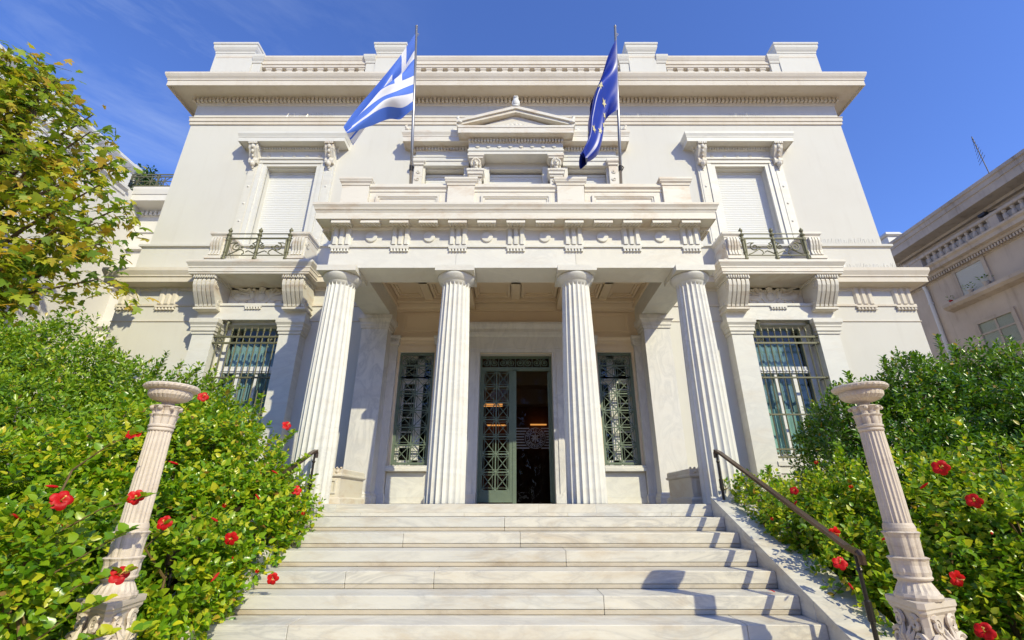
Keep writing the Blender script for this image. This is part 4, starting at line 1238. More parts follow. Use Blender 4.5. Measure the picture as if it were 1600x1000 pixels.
# carved marble torch columns
def torch(sgn, lab):
    X, Y = sgn*2.60, 3.40
    t = thing('torch_column', (X, Y, -1.45), lab, 'stone lamp', )
    A = [(2.513, 3.60), (2.46, 3.238), (2.819, 3.40)]
    cxm = sum(p[0] for p in A)/3; cym = sum(p[1] for p in A)/3
    tri = [((p[0]-cxm), (p[1]-cym)) for p in A]
    def tripoly(f, z, k=5, conc=0.0, chop=0.10):
        out = []
        for i in range(3):
            p, q, pr = Vector(tri[i])*f, Vector(tri[(i+1) % 3])*f, Vector(tri[i-1])*f
            out.append(p.lerp(pr, chop)); a = p.lerp(q, chop); b_ = q.lerp(p, chop)
            for j in range(k):
                u = j/(k-1); mid = a.lerp(b_, u); mid = mid*(1-conc*4*u*(1-u)); 
                out.append(mid)
        return [(v.x, v.y, z) for v in out]
    def loft(mb, secs):
        n = len(secs[0]); vs = [p for s_ in secs for p in s_]
        fs = [(i*n+j, i*n+(j+1) % n, (i+1)*n+(j+1) % n, (i+1)*n+j) for i in range(len(secs)-1) for j in range(n)]
        fs += [tuple(range(n))[::-1], tuple((len(secs)-1)*n+j for j in range(n))]
        mb.add(vs, fs)
    m = MB()
    loft(m, [tripoly(1.45, -1.30, conc=0.1), tripoly(1.45, -1.22, conc=0.1), tripoly(1.28, -1.20, conc=0.12), tripoly(1.12, -1.05, conc=0.16), tripoly(0.95, -0.86, conc=0.16), tripoly(0.90, -0.70, conc=0.14), tripoly(0.94, -0.645, conc=0.10), tripoly(1.04, -0.625, conc=0.05), tripoly(1.04, -0.61, conc=0.05), tripoly(1.10, -0.60, conc=0.04), tripoly(1.10, -0.567, conc=0.04)])
    for i in range(3):                                     # acanthus scrolls on the faces, volutes on the corners
        p, q = Vector(tri[i]), Vector(tri[(i+1) % 3]); d = (q-p).normalized(); nrm = Vector((d.y, -d.x))
        if nrm.dot(p+q) < 0: nrm = -nrm
        c = (p+q)*0.5
        def P(u, z, off):
            f = 0.90+0.55*max(0, min(1, (-0.66-z)/0.6))
            w_ = c*f*(0.90)+d*u*f+nrm*off
            return (w_.x, w_.y, z)
        for sd in (-1, 1):
            for z0, u0, r, tn in ((-0.690, 0.085, 0.046, 1.5), (-0.80, 0.11, 0.060, 1.6), (-0.95, 0.12, 0.066, 1.6), (-1.10, 0.13, 0.06, 1.6)):
                pts = []
                for k in range(17):
                    a = 0.6+k/16*tn*2*math.pi; rr = r*(1-0.8*k/16)
                    pts.append(P(sd*(u0+rr*math.cos(a)), z0+rr*math.sin(a), 0.016))
                m.tube(pts, [0.016-0.005*k/16 for k in range(17)], 5)
            for k in range(5):
                a = 0.25+k*0.33
                m.tube([P(sd*0.01, -0.86, 0.015), P(sd*(0.01+0.06*math.sin(a)), -0.86+0.10*math.cos(a), 0.036), P(sd*(0.01+0.11*math.sin(a)), -0.86+0.18*math.cos(a)-0.02, 0.022)], [0.016, 0.019, 0.006], 5)
        m.tube([P(0, -1.1, 0.01), P(0, -0.9, 0.03), P(0, -0.72, 0.015)], [0.02, 0.018, 0.006], 6)
        for z0, r, fc in ((-0.93, 0.045, 0.93), (-1.14, 0.055, 1.10)):
            m.lathe(p.x*fc, p.y*fc, [(r*0.7, z0-0.05), (r, z0-0.02), (r, z0+0.02), (r*0.6, z0+0.06)], 10)
    m.v = [(x, y, z+1.45) for x, y, z in m.v]
    if sgn < 0: m.flip()
    m.build('base', M['lamp_stone'], t).location = (0, 0, 0)
    def leafring(nl, dp): return lambda k, a, r: dp*(abs(math.cos(a*nl/2))**0.6-0.5)
    m = MB(); Z = 1.45
    m.lathe(0, 0, [(r_*0.82, z_) for r_, z_ in [(0.150, Z-0.566), (0.156, Z-0.55), (0.150, Z-0.535)]], 40, lambda k, a, r: 0.003*math.sin(a*26))
    m.lathe(0, 0, [(r_*0.82, z_) for r_, z_ in [(0.145, Z-0.536), (0.128, Z-0.515), (0.112, Z-0.49), (0.105, Z-0.47), (0.109, Z-0.455)]], 40, lambda k, a, r: 0.006*abs(math.sin(a*10)) if 0 < k < 3 else 0)
    m.lathe(0, 0, [(r_*0.82, z_) for r_, z_ in [(0.122, Z-0.456), (0.128, Z-0.445), (0.122, Z-0.434)]], 40, lambda k, a, r: 0.004*math.sin(a*20))
    m.lathe(0, 0, [(r_*0.82, z_) for r_, z_ in [(0.112, Z-0.435), (0.120, Z-0.41), (0.117, Z-0.37), (0.123, Z-0.345), (0.135, Z-0.33), (0.112, Z-0.322)]], 48, leafring(9, 0.014))
    m.lathe(0, 0, [(r_*0.82, z_) for r_, z_ in [(0.104, Z-0.33), (0.106, Z-0.27), (0.109, Z-0.21), (0.117, Z-0.19), (0.127, Z-0.178), (0.107, Z-0.17)]], 48, leafring(11, 0.011))
    m.lathe(0, 0, [(r_*0.82, z_) for r_, z_ in [(0.110, Z-0.171), (0.112, Z-0.15), (0.106, Z-0.13), (0.100, Z-0.12)]], 36)
    m.build('foot', M['lamp_stone'], t).location = (0, 0, 0)
    m = MB()
    m.lathe(0, 0, [(r_*0.82, z_) for r_, z_ in [(0.099, Z-0.122), (0.098, Z-0.10), (0.097, Z+0.1), (0.094, Z+0.3), (0.090, Z+0.49)]], 128, flute(0.10, 20))
    m.build('shaft', M['lamp_stone'], t).location = (0, 0, 0)
    m = MB()
    m.lathe(0, 0, [(r_*0.82, z_) for r_, z_ in [(0.090, Z+0.488), (0.097, Z+0.495), (0.097, Z+0.505), (0.090, Z+0.512), (0.101, Z+0.520), (0.101, Z+0.532), (0.09, Z+0.538)]], 36)
    m.lathe(0, 0, [(r_*0.82, z_) for r_, z_ in [(0.086, Z+0.537), (0.090, Z+0.56), (0.094, Z+0.59), (0.108, Z+0.605), (0.09, Z+0.612)]], 48, leafring(8, 0.013))
    m.lathe(0, 0, [(r_*0.82, z_) for r_, z_ in [(0.084, Z+0.60), (0.090, Z+0.635), (0.104, Z+0.655), (0.118, Z+0.664), (0.10, Z+0.672), (0.05, Z+0.673)]], 48, leafring(8, 0.018))
    for k in range(8):
        a = k*math.pi/4+0.2
        m.ball((0.092*math.cos(a), 0.092*math.sin(a), Z+0.652), 0.017, 0.017, 0.014, 7, 5)
    m.build('capital', M['lamp_stone'], t).location = (0, 0, 0)
    m = MB()
    def gad(k, a, r): return 0.006*abs(math.sin(a*14)) if 2 <= k <= 5 else (0.004*math.sin(a*30) if 8 <= k <= 9 else 0)
    m.lathe(0, 0, [(r_*0.82, z_) for r_, z_ in [(0.07, Z+0.672), (0.048, Z+0.685), (0.046, Z+0.70), (0.09, Z+0.708), (0.135, Z+0.722), (0.162, Z+0.745), (0.172, Z+0.768), (0.166, Z+0.783), (0.200, Z+0.790), (0.216, Z+0.803), (0.218, Z+0.815), (0.205, Z+0.826), (0.15, Z+0.812), (0.05, Z+0.795), (0.01, Z+0.793)]], 84, gad)
    m.build('bowl', M['lamp_stone'], t).location = (0, 0, 0)
torch(1, 'carved marble torch column with bowl standing clear beside the bronze handrail, triangular foot in view')
torch(-1, 'carved marble torch column with bowl half buried in the red-flowered bush')

# ================================================================== flags
def pole(x, lab):
    b0 = Vector((x, 7.13, 4.56)); b1 = Vector((x, 6.165, 8.69))
    t = thing('flagpole', tuple(b0), lab, 'flagpole')
    m = MB()
    m.tube([b0, b0.lerp(b1, 0.5), b1], [0.030, 0.027, 0.023], 12)
    m.ball(tuple(b1+Vector((0, -0.003, 0.010))), 0.027, 0.027, 0.018, 10, 6)
    m.build('pole', M['steel'], t, smooth=True)
    m = MB(); q = b0.lerp(b1, 0.30); m.tube([q+Vector((0, 0.012, -0.05)), q+Vector((0, -0.012, 0.05))], 0.038, 10)
    m.tube([q+Vector((0.03, -0.03, 0.03)), q+Vector((0.055, -0.03, 0.0)), q+Vector((0.03, -0.03, -0.05))], 0.010, 5)
    m.build('cleat', M['dark_iron'], t)
    m = MB(); q = b0.lerp(b1, 0.955); m.tube([q+Vector((0.02, -0.015, 0.04)), q+Vector((0.055, -0.015, 0.015)), q+Vector((0.028, -0.015, -0.04))], 0.006, 5)
    m.build('halyard_hook', M['steel'], t)
    m = MB(); m.lathe(b0.x, b0.y, [(0.10, 4.54), (0.10, 4.57), (0.05, 4.60), (0.04, 4.72), (0.032, 4.73)], 14)
    m.build('socket', M['dark_iron'], t)
def polyline(pts):
    P = [Vector(p) for p in pts]; d = [0]
    for a, c in zip(P, P[1:]): d.append(d[-1]+(c-a).length)
    def f(u):
        s = u*d[-1]
        # Catmull-Rom through the points
        for i in range(len(P)-1):
            if s <= d[i+1] or i == len(P)-2:
                k = (s-d[i])/max(1e-6, d[i+1]-d[i]); p0, p1, p2, p3 = P[max(i-1, 0)], P[i], P[i+1], P[min(i+2, len(P)-1)]
                return 0.5*((2*p1)+(p2-p0)*k+(2*p0-5*p1+4*p2-p3)*k*k+(3*p1-p0-3*p2+p3)*k**3)
    return f
def flag(name, top, bot, ripple, nu, nv, matfun, mats, lab, cat):
    top = [tuple(0.812*c for c in p) for p in top]; bot = [tuple(0.812*c for c in p) for p in bot]
    T, B = polyline(top), polyline(bot)
    def S(u, v):
        p = B(u).lerp(T(u), v)
        return p+Vector(ripple(u, v))
    m = MB(); vs = [S(i/nu, j/nv) for i in range(nu+1) for j in range(nv+1)]
    m.v = [tuple(p) for p in vs]
    for i in range(nu):
        for j in range(nv):
            m.f.append((i*(nv+1)+j, (i+1)*(nv+1)+j, (i+1)*(nv+1)+j+1, i*(nv+1)+j+1)); m.mi.append(matfun((i+.5)/nu, (j+.5)/nv))
    o = m.build(name, mats, smooth=True, recalc=False)
    tag(o, lab, cat)
    return o, S
pole(-1.95, 'steel flagpole holding the blue and white striped flag')
pole(1.95, 'steel flagpole holding the dark blue flag with stars')
def gr_mat(u, v):
    if u < 0.37 and v > 4/9:
        uu, vv = u/0.37, (v-4/9)*9/5
        return 1 if abs(uu-.5) < .1 or abs(vv-.5) < .1 else 0
    return 0 if int(v*9) % 2 == 0 else 1
def sm(a, b, x):
    t = min(1, max(0, (x-a)/(b-a))); return t*t*(3-2*t)
def gr_rip(u, v):
    f = sm(0.0, 0.30, u)
    y = 0.15*f*math.sin(v*2*math.pi*1.25+1.2+u*2.4)+0.06*f*math.sin(v*2*math.pi*3+u*5)
    x = 0.055*f*math.sin(v*2*math.pi*1.25+0.2+u*2.4)*(1-0.4*u)
    z = 0.05*f*math.sin(v*7+u*6)
    return (x, y-0.04*u, z)
fl, S = flag('striped_flag', [(-2.42, 7.62, 10.50), (-2.76, 7.70, 9.90), (-3.05, 7.78, 9.25), (-3.34, 7.85, 8.50), (-3.70, 7.9, 7.55)],
     [(-2.40, 8.07, 8.56), (-2.72, 8.0, 8.36), (-3.04, 7.95, 8.30), (-3.33, 7.9, 7.94), (-3.69, 7.9, 7.50)], gr_rip, 81, 54, gr_mat, [M['blue'], M['white_cloth']],
     'blue and white striped flag with a cross hanging from the left flagpole', 'flag')
def eu_rip(u, v):
    f = sm(0.0, 0.3, u)
    y = 0.16*f*math.sin(v*2*math.pi*1.3+0.4+u*2.2)+0.06*f*math.sin(v*2*math.pi*3.1+u*4)
    x = 0.10*f*math.sin(v*2*math.pi*1.3-0.7+u*2.2)*0.8
    return (x, y-0.05*u, 0.02*f*math.sin(v*8+u*7))
ef, S2 = flag('starry_flag', [(2.42, 7.64, 10.36), (2.12, 7.72, 9.85), (1.90, 7.8, 9.30), (1.62, 7.86, 8.35), (1.62, 7.9, 7.60), (1.44, 7.92, 6.84)],
     [(2.40, 8.06, 8.56), (2.14, 8.0, 8.32), (1.96, 7.95, 8.02), (1.88, 7.92, 7.60), (1.70, 7.9, 7.15), (1.46, 7.92, 6.86)], eu_rip, 60, 44, lambda u, v: 0, [M['eu_blue']],
     'deep blue flag with a ring of stars hanging from the right flagpole', 'flag')
for k in range(12):
    a = k*math.pi/6; u0, v0 = 0.5+0.222*math.cos(a), 0.5+0.333*math.sin(a)
    m = MB()
    for off in (-1, 1):
        vs = []
        for i in range(10):
            t = math.pi/2+i*math.pi/5; r = 1.0 if i % 2 == 0 else 0.42
            u, v = u0+0.038*r*math.cos(t), v0+0.057*r*math.sin(t)
            p = S2(u, v); du = S2(u+0.01, v)-p; dv = S2(u, v+0.01)-p; nn = du.cross(dv).normalized()
            vs.append(p+nn*0.008*off)
        p = S2(u0, v0); du = S2(u0+0.01, v0)-p; dv = S2(u0, v0+0.01)-p; nn = du.cross(dv).normalized()
        vs.append(p+nn*0.008*off)
        m.add(vs, [(10, i, (i+1) % 10) for i in range(10)])
    m.build('star', M['star'], ef, recalc=False)

# ================================================================== neighbouring buildings
NB = thing('apartment_building', (17, 11.5, -1.65), 'shaded brownish old apartment building with balustraded terrace right of the museum', 'building')
m = MB()
x = 14.0
m.add([(x,6.5,-1.65),(x,17,-1.65),(x,17,7.0),(x,6.5,7.0)], [(0,1,2,3)])
m.box(x+0.002, 21, 6.5, 17, -1.65, 7.0); m.f.pop(-1); m.mi.pop()
m.build('wall', M['brown_plaster'], NB)
def ymould(prof, y0, y1, xw):
    mb = MB(); mb.prism([(xw-o, z) for o, z in prof], y0, y1, 'y'); return mb
ymould([(-0.3, 6.86), (0, 6.86), (0.04, 6.88), (0.04, 6.98), (0.16, 7.02), (0.16, 7.10), (0.28, 7.13), (0.28, 7.24), (0.34, 7.30), (0.34, 7.36), (-0.3, 7.36)], 6.45, 16.4, x).build('cornice', M['brown_trim'], NB)
m = MB()
for k in range(110):
    y = 6.5+9.8*k/110; m.box(x-0.15, x-0.05, y, y+0.05, 6.90, 7.0)
m.build('dentil_band', M['brown_trim'], NB)
ymould([(-0.1, 7.78), (0.10, 7.78), (0.12, 7.80), (0.12, 7.88), (-0.1, 7.90)], 6.5, 16.0, x-0.02).build('terrace_rail', M['brown_trim'], NB)
m = MB(); m.lathe(0, 0, [(0.07, 0), (0.07, 0.05), (0.04, 0.08), (0.075, 0.17), (0.065, 0.24), (0.035, 0.33), (0.06, 0.37), (0.06, 0.42)], 10)
bm_ = None
for k in range(30):
    y = 6.7+k*0.235
    if bm_ is None: o = m.build('baluster', M['brown_trim'], NB); bm_ = o.data
    else: o = link('baluster', bm_, NB)
    o.location = Vector((x-0.05, y, 7.36))-NB.location
for ya, yb_ in ((13.75, 16.0), (11.1, 11.35)):
    m = MB(); m.box(x-0.12, x+0.05, ya, yb_, 7.362, 7.778); m.build('terrace_panel', M['brown_plaster'], NB)
m = MB(); m.box(x+0.75, 21, 6.5, 16.5, 7.0, 8.60); m.build('attic_wall', M['brown_plaster'], NB)
ymould([(-1, 8.45), (0.10, 8.47), (0.12, 8.55), (0.55, 8.60), (0.55, 8.86), (0.58, 8.88), (0.58, 9.02), (0.62, 9.05), (0.62, 9.15), (-1, 9.22)], 6.4, 16.7, x+0.72).build('roof_slab', M['brown_trim'], NB)
def rwin(y0, y1, z0, z1, nm, blind):
    m = MB(); t = 0.11
    m.box(x-0.05, x+0.1, y0-t, y0, z0-t, z1+t); m.box(x-0.05, x+0.1, y1, y1+t, z0-t, z1+t); m.box(x-0.048, x+0.1, y0, y1, z1, z1+t); m.box(x-0.048, x+0.1, y0, y1, z0-t, z0)
    o = m.build('window', M['brown_trim'], NB)
    if blind:
        m = MB(); m.box(x-0.02, x+0.05, y0, y1, z0, z1)
        for k in range(int((z1-z0)/0.06)): m.box(x-0.028, x-0.019, y0, y1, z0+k*0.06, z0+k*0.06+0.045)
        m.build('blind', M['blind'], o)
    else:
        m = MB(); n = 24; vs = []
        for k in range(n+1):
            yy = y0+(y1-y0)*k/n; vs += [(x+0.06+0.03*math.sin(k*1.5), yy, z0), (x+0.06+0.03*math.sin(k*1.5), yy, z1)]
        m.add(vs, [(2*k, 2*k+2, 2*k+3, 2*k+1) for k in range(n)]); m.build('curtain', M['curtain'], o, smooth=True)
        m = MB(); m.box(x-0.005, x, y0, y1, z0, z1); m.build('pane', M['glass'], o)
        m = MB(); ym = (y0+y1)/2
        m.box(x-0.02, x+0.01, ym-0.03, ym+0.03, z0, z1); m.box(x-0.021, x+0.011, y0, y1, z1-0.35, z1-0.30); m.build('frame', M['brown_trim'], o)
rwin(12.05, 12.90, 5.95, 6.80, 'upper', True)
rwin(9.6, 10.4, 5.95, 6.80, 'upper', True)
rwin(11.85, 12.85, 4.20, 5.02, 'lower', False)
rwin(9.4, 10.4, 4.20, 5.02, 'lower', False)
m = MB(); m.prism([(x+0.05, 5.66), (x-0.22, 5.72), (x-0.30, 5.80), (x-0.30, 5.90), (x+0.05, 5.93)], 8.5, 13.45, 'y'); m.build('ledge', M['brown_trim'], NB)
m = MB(); m.tube([(x-0.10, 14.0, 6.86), (x-0.06, 14.0, 6.7), (x-0.06, 14.0, -1.6)], 0.055, 10)
for z in (6.2, 4.6, 3.0): m.tube([(x-0.06, 14.0, z), (x-0.06, 14.0, z+0.05)], 0.07, 10)
m.build('drainpipe', M['pipe'], NB)
m = MB(); m.box(x+0.3, x+0.75, 15.1, 15.5, 9.1, 9.55); m.rstack(x+0.26, x+0.79, 15.06, 15.54, [(0, 9.56), (0.06, 9.60), (0.0, 9.72)], fb=1); m.build('chimney', M['pipe'], NB)
for y, nm in ((13.1, 0), (12.6, 1), (12.3, 2), (12.0, 3)): pass
m = MB(); m.box(x-0.14, x-0.01, 11.35, 11.55, 7.95, 8.03); m.tube([(x-0.08, 11.45, 8.0), (x+0.7, 11.45, 8.3)], 0.02, 5); m.build('flood_lamp', M['dark_iron'], NB)
m = MB(); m.tube([(x+0.72, y, 8.35) for y in (6.5, 9, 12, 15)], 0.02, 5); m.build('cable', M['dark_iron'], NB)
AN = thing('tv_antenna', (14.0, 10.9, 9.1), 'thin comb-like television antenna on the roof of the brown building', 'antenna')
m = MB(); m.tube([(14.0, 10.9, 9.05), (14.0, 10.9, 10.45)], 0.012, 5); m.build('mast', M['dark_iron'], AN)
m = MB()
for k in range(8): m.tube([(13.85-0.02*k*0, 10.9-0.22+0.015*k, 9.55+0.115*k), (14.1, 10.9+0.22-0.015*k, 9.55+0.115*k)], 0.006, 4)
m.build('rods', M['dark_iron'], AN)
for (y, s, lab) in ((13.25, 0.7, 'small potted plant at the far end of the ledge under the grey blind'), (12.55, 1.0, 'potted plant in the middle of the ledge under the grey blind'), (12.05, 1.2, 'taller potted plant at the near end of the ledge under the grey blind')):
    t = thing('potted_plant', (x-0.15, y, 5.92), lab, 'potted plant')
    m = MB(); m.lathe(0, 0, [(0.05*s, 0), (0.075*s, 0.11*s), (0.08*s, 0.12*s)], 10); m.build('pot', M['petal'] if s < 0.8 else M['brown_trim'], t).location = (0, 0, 0)
    m = MB(); rp = random.Random(int(y*10))
    for k in range(26):
        a = rp.uniform(0, 6.28); h = rp.uniform(.12, .32)*s; r = rp.uniform(.02, .14)*s; p = Vector((r*math.cos(a), r*math.sin(a), h)); d = Vector((math.cos(a), math.sin(a), 0.4)).normalized()*0.07*s; sdv = d.cross(Vector((0, 0, 1))).normalized()*0.02*s
        m.add([p, p+d*0.5+sdv, p+d, p+d*0.5-sdv], [(0, 1, 2, 3)])
    m.build('foliage', M['leaf_dark'], t, recalc=False).location = (0, 0, 0)

WG = thing('side_wing', (-12, 10, -1.65), 'white side wing with roof terrace behind the autumn tree, left of the museum', 'building')
m = MB(); m.box(-17, -11.3, 2.0, 12.2, -1.65, 8.55); m.build('wall', M['white_wall'], WG)
m = MB()
m.rstack(-17, -11.32, 2.0, 10.85, [(0, 8.2), (0.05, 8.25), (0.05, 8.35), (0.12, 8.42), (0.12, 8.5), (0.03, 8.52), (0.03, 9.0), (0.07, 9.03), (0.13, 9.12), (0.15, 9.16), (0.15, 9.24), (0.0, 9.28)], fl=0)
m.build('parapet', M['white_wall'], WG)
m = MB(); m.rstack(-13.5, -11.95, 11.5, 13.0, [(0, 8.5), (0, 9.6), (0.05, 9.65), (0.10, 9.75), (0.10, 9.83), (0, 9.86)], fb=1); m.build('roof_block', M['white_wall'], WG)
m = MB(); m.box(-11.31, -8.0, 11.55, 15, -1.65, 8.0)
m.build('link_wall', M['white_wall'], WG)
m = MB()
m.rstack(-11.3, -8.0, 11.55, 15, [(0, 7.98), (0.03, 8.0), (0.03, 8.15), (0.12, 8.2), (0.45, 8.25), (0.45, 8.45), (0.47, 8.46), (0.5, 8.62), (0.5, 8.70), (0, 8.76)], fl=0, fr=0)
m.build('cornice', M['white_wall'], WG)
m = MB()
for z0, z1, o_ in ((7.40, 7.48, 0.04), (6.80, 6.95, 0.10), (6.2, 6.28, 0.05), (5.55, 5.75, 0.10), (4.4, 4.6, 0.1)): m.rstack(-11.3, -8.0, 11.55, 15, [(o_*0.4, z0), (o_, z0+0.02), (o_, z1-0.02), (0.0, z1)], fl=0, fr=0)
for k in range(24): m.box(-11.2+0.13*k, -11.2+0.13*k+0.07, 11.45, 11.55, 8.0, 8.12)
m.build('string_courses', M['white_wall'], WG)
m = MB(); y = 11.15
for z in (9.22, 9.14, 8.80): m.box(-11.6, -8.2, y-0.015, y+0.015, z-0.015, z+0.015)
for k in range(5):
    xx = -11.55+0.8*k
    m.box(xx-0.02, xx+0.02, y-0.02, y+0.02, 8.72, 9.24)
    if k < 4:
        for a in range(2):
            q = xx+0.4*a
            m.tube([(q+0.02, y, 8.80), (q+0.38, y, 9.14)], 0.012, 4); m.tube([(q+0.02, y, 9.14), (q+0.38, y, 8.80)], 0.012, 4)
            m.box(q+0.19, q+0.21, y-0.01, y+0.01, 8.8, 9.14); m.box(q, q+0.4, y-0.009, y+0.009, 8.96, 8.98)
m.build('terrace_railing', M['iron'], WG)

# ================================================================== planting
def rand_unit(rg, n):
    v = rg.normal(size=(n, 3)); return v/np.linalg.norm(v, axis=1)[:, None]
LEAF = {   # local outline: x across, y along, z up (fold along the midrib)
    'oval': (np.array([(0,0,0),(-.20,.28,.05),(-.25,.52,.06),(-.14,.82,.03),(0,1,-.05),(.14,.82,.03),(.25,.52,.06),(.20,.28,.05),(0,.5,-.02)], float),
             [(0,8,2,1),(8,4,3,2),(0,7,6,8),(8,6,5,4)]),
    'broad': (np.array([(0,0,0),(-.30,.18,.05),(-.36,.42,.08),(-.20,.78,.03),(0,1,-.09),(.20,.78,.03),(.36,.42,.08),(.30,.18,.05),(0,.5,-.01)], float),
             [(0,8,2,1),(8,4,3,2),(0,7,6,8),(8,6,5,4)]),
    'maple': (np.array([(0,0,0),(-.28,.02,.02),(-.50,.10,-.04),(-.34,.30,.04),(-.52,.62,-.06),(-.18,.52,.04),(-.16,.78,.02),(0,1.02,-.08),(.16,.78,.02),(.18,.52,.04),(.52,.62,-.06),(.34,.30,.04),(.50,.10,-.04),(.28,.02,.02),(0,.35,0)], float),
             [(0,14,3,2,1),(3,14,5,4),(5,14,7,6),(14,9,8,7),(9,14,11,10),(11,14,0,13,12)]),
}
def leaf_mesh(kind, pos, ydir, ndir, size, mb_v, mb_f, wid=None):
    tpl, fcs = LEAF[kind]
    n = len(pos)
    y = ydir/np.linalg.norm(ydir, axis=1)[:, None]
    x = np.cross(y, ndir); x /= np.maximum(1e-6, np.linalg.norm(x, axis=1))[:, None]
    z = np.cross(x, y)
    W = np.ones(n) if wid is None else wid
    V = pos[:, None, :]+size[:, None, None]*(tpl[None, :, 0:1]*W[:, None, None]*x[:, None, :]+tpl[None, :, 1:2]*y[:, None, :]+tpl[None, :, 2:3]*z[:, None, :])
    base = sum(len(v) for v in mb_v)
    mb_v.append(V.reshape(-1, 3))
    k = len(tpl)
    for f in fcs:
        mb_f.append((np.arange(n)[:, None]*k+np.array(f)[None, :]+base))
def fast_mesh(name, Vs, Fs, mat, parent=None, loc=None):
    V = np.concatenate(Vs).astype(np.float32)
    me = bpy.data.meshes.new(name)
    me.vertices.add(len(V)); me.vertices.foreach_set('co', V.ravel())
    tot = np.concatenate([np.full(len(f), f.shape[1]) for f in Fs]); idx = np.concatenate([f.ravel() for f in Fs])
    st = np.concatenate([[0], np.cumsum(tot)[:-1]])
    me.loops.add(len(idx)); me.loops.foreach_set('vertex_index', idx.astype(np.int32))
    me.polygons.add(len(tot)); me.polygons.foreach_set('loop_start', st.astype(np.int32))
    me.polygons.foreach_set('loop_total', tot.astype(np.int32))
    me.polygons.foreach_set('use_smooth', np.ones(len(tot), bool))
    me.materials.append(mat); me.update(calc_edges=True)
    return link(name, me, parent, loc)
def blob_leaves(rg, blobs, dens, depth=(0.72, 1.06), ycut=None, bump_amp=0.16):
    """points and outward directions spread through the outer shell of a union of ellipsoids"""
    P, N = [], []
    B = [(np.array(b[:3]), np.array(b[3:6])) for b in blobs]
    for i, (c, r) in enumerate(B):
        area = 4*math.pi*(((r[0]*r[1])**1.6+(r[0]*r[2])**1.6+(r[1]*r[2])**1.6)/3)**(1/1.6)
        n = int(area*dens)
        d = rand_unit(rg, n)
        lump = 1+bump_amp*(np.sin(d[:, 0]*5+i*1.3)*np.sin(d[:, 1]*6+i)+np.sin(d[:, 2]*7+i*2.1)*np.cos(d[:, 0]*8))*0.7
        k = depth[0]+(depth[1]-depth[0])*rg.random(n)**0.6
        p = c+d*r*(k*lump)[:, None]
        keep = np.ones(n, bool)
        for j, (c2, r2) in enumerate(B):
            if j != i: keep &= (np.sum(((p-c2)/r2)**2, axis=1) > 0.42)
        nn = d/r; nn /= np.linalg.norm(nn, axis=1)[:, None]
        P.append(p[keep]); N.append(nn[keep])
    return np.concatenate(P), np.concatenate(N)
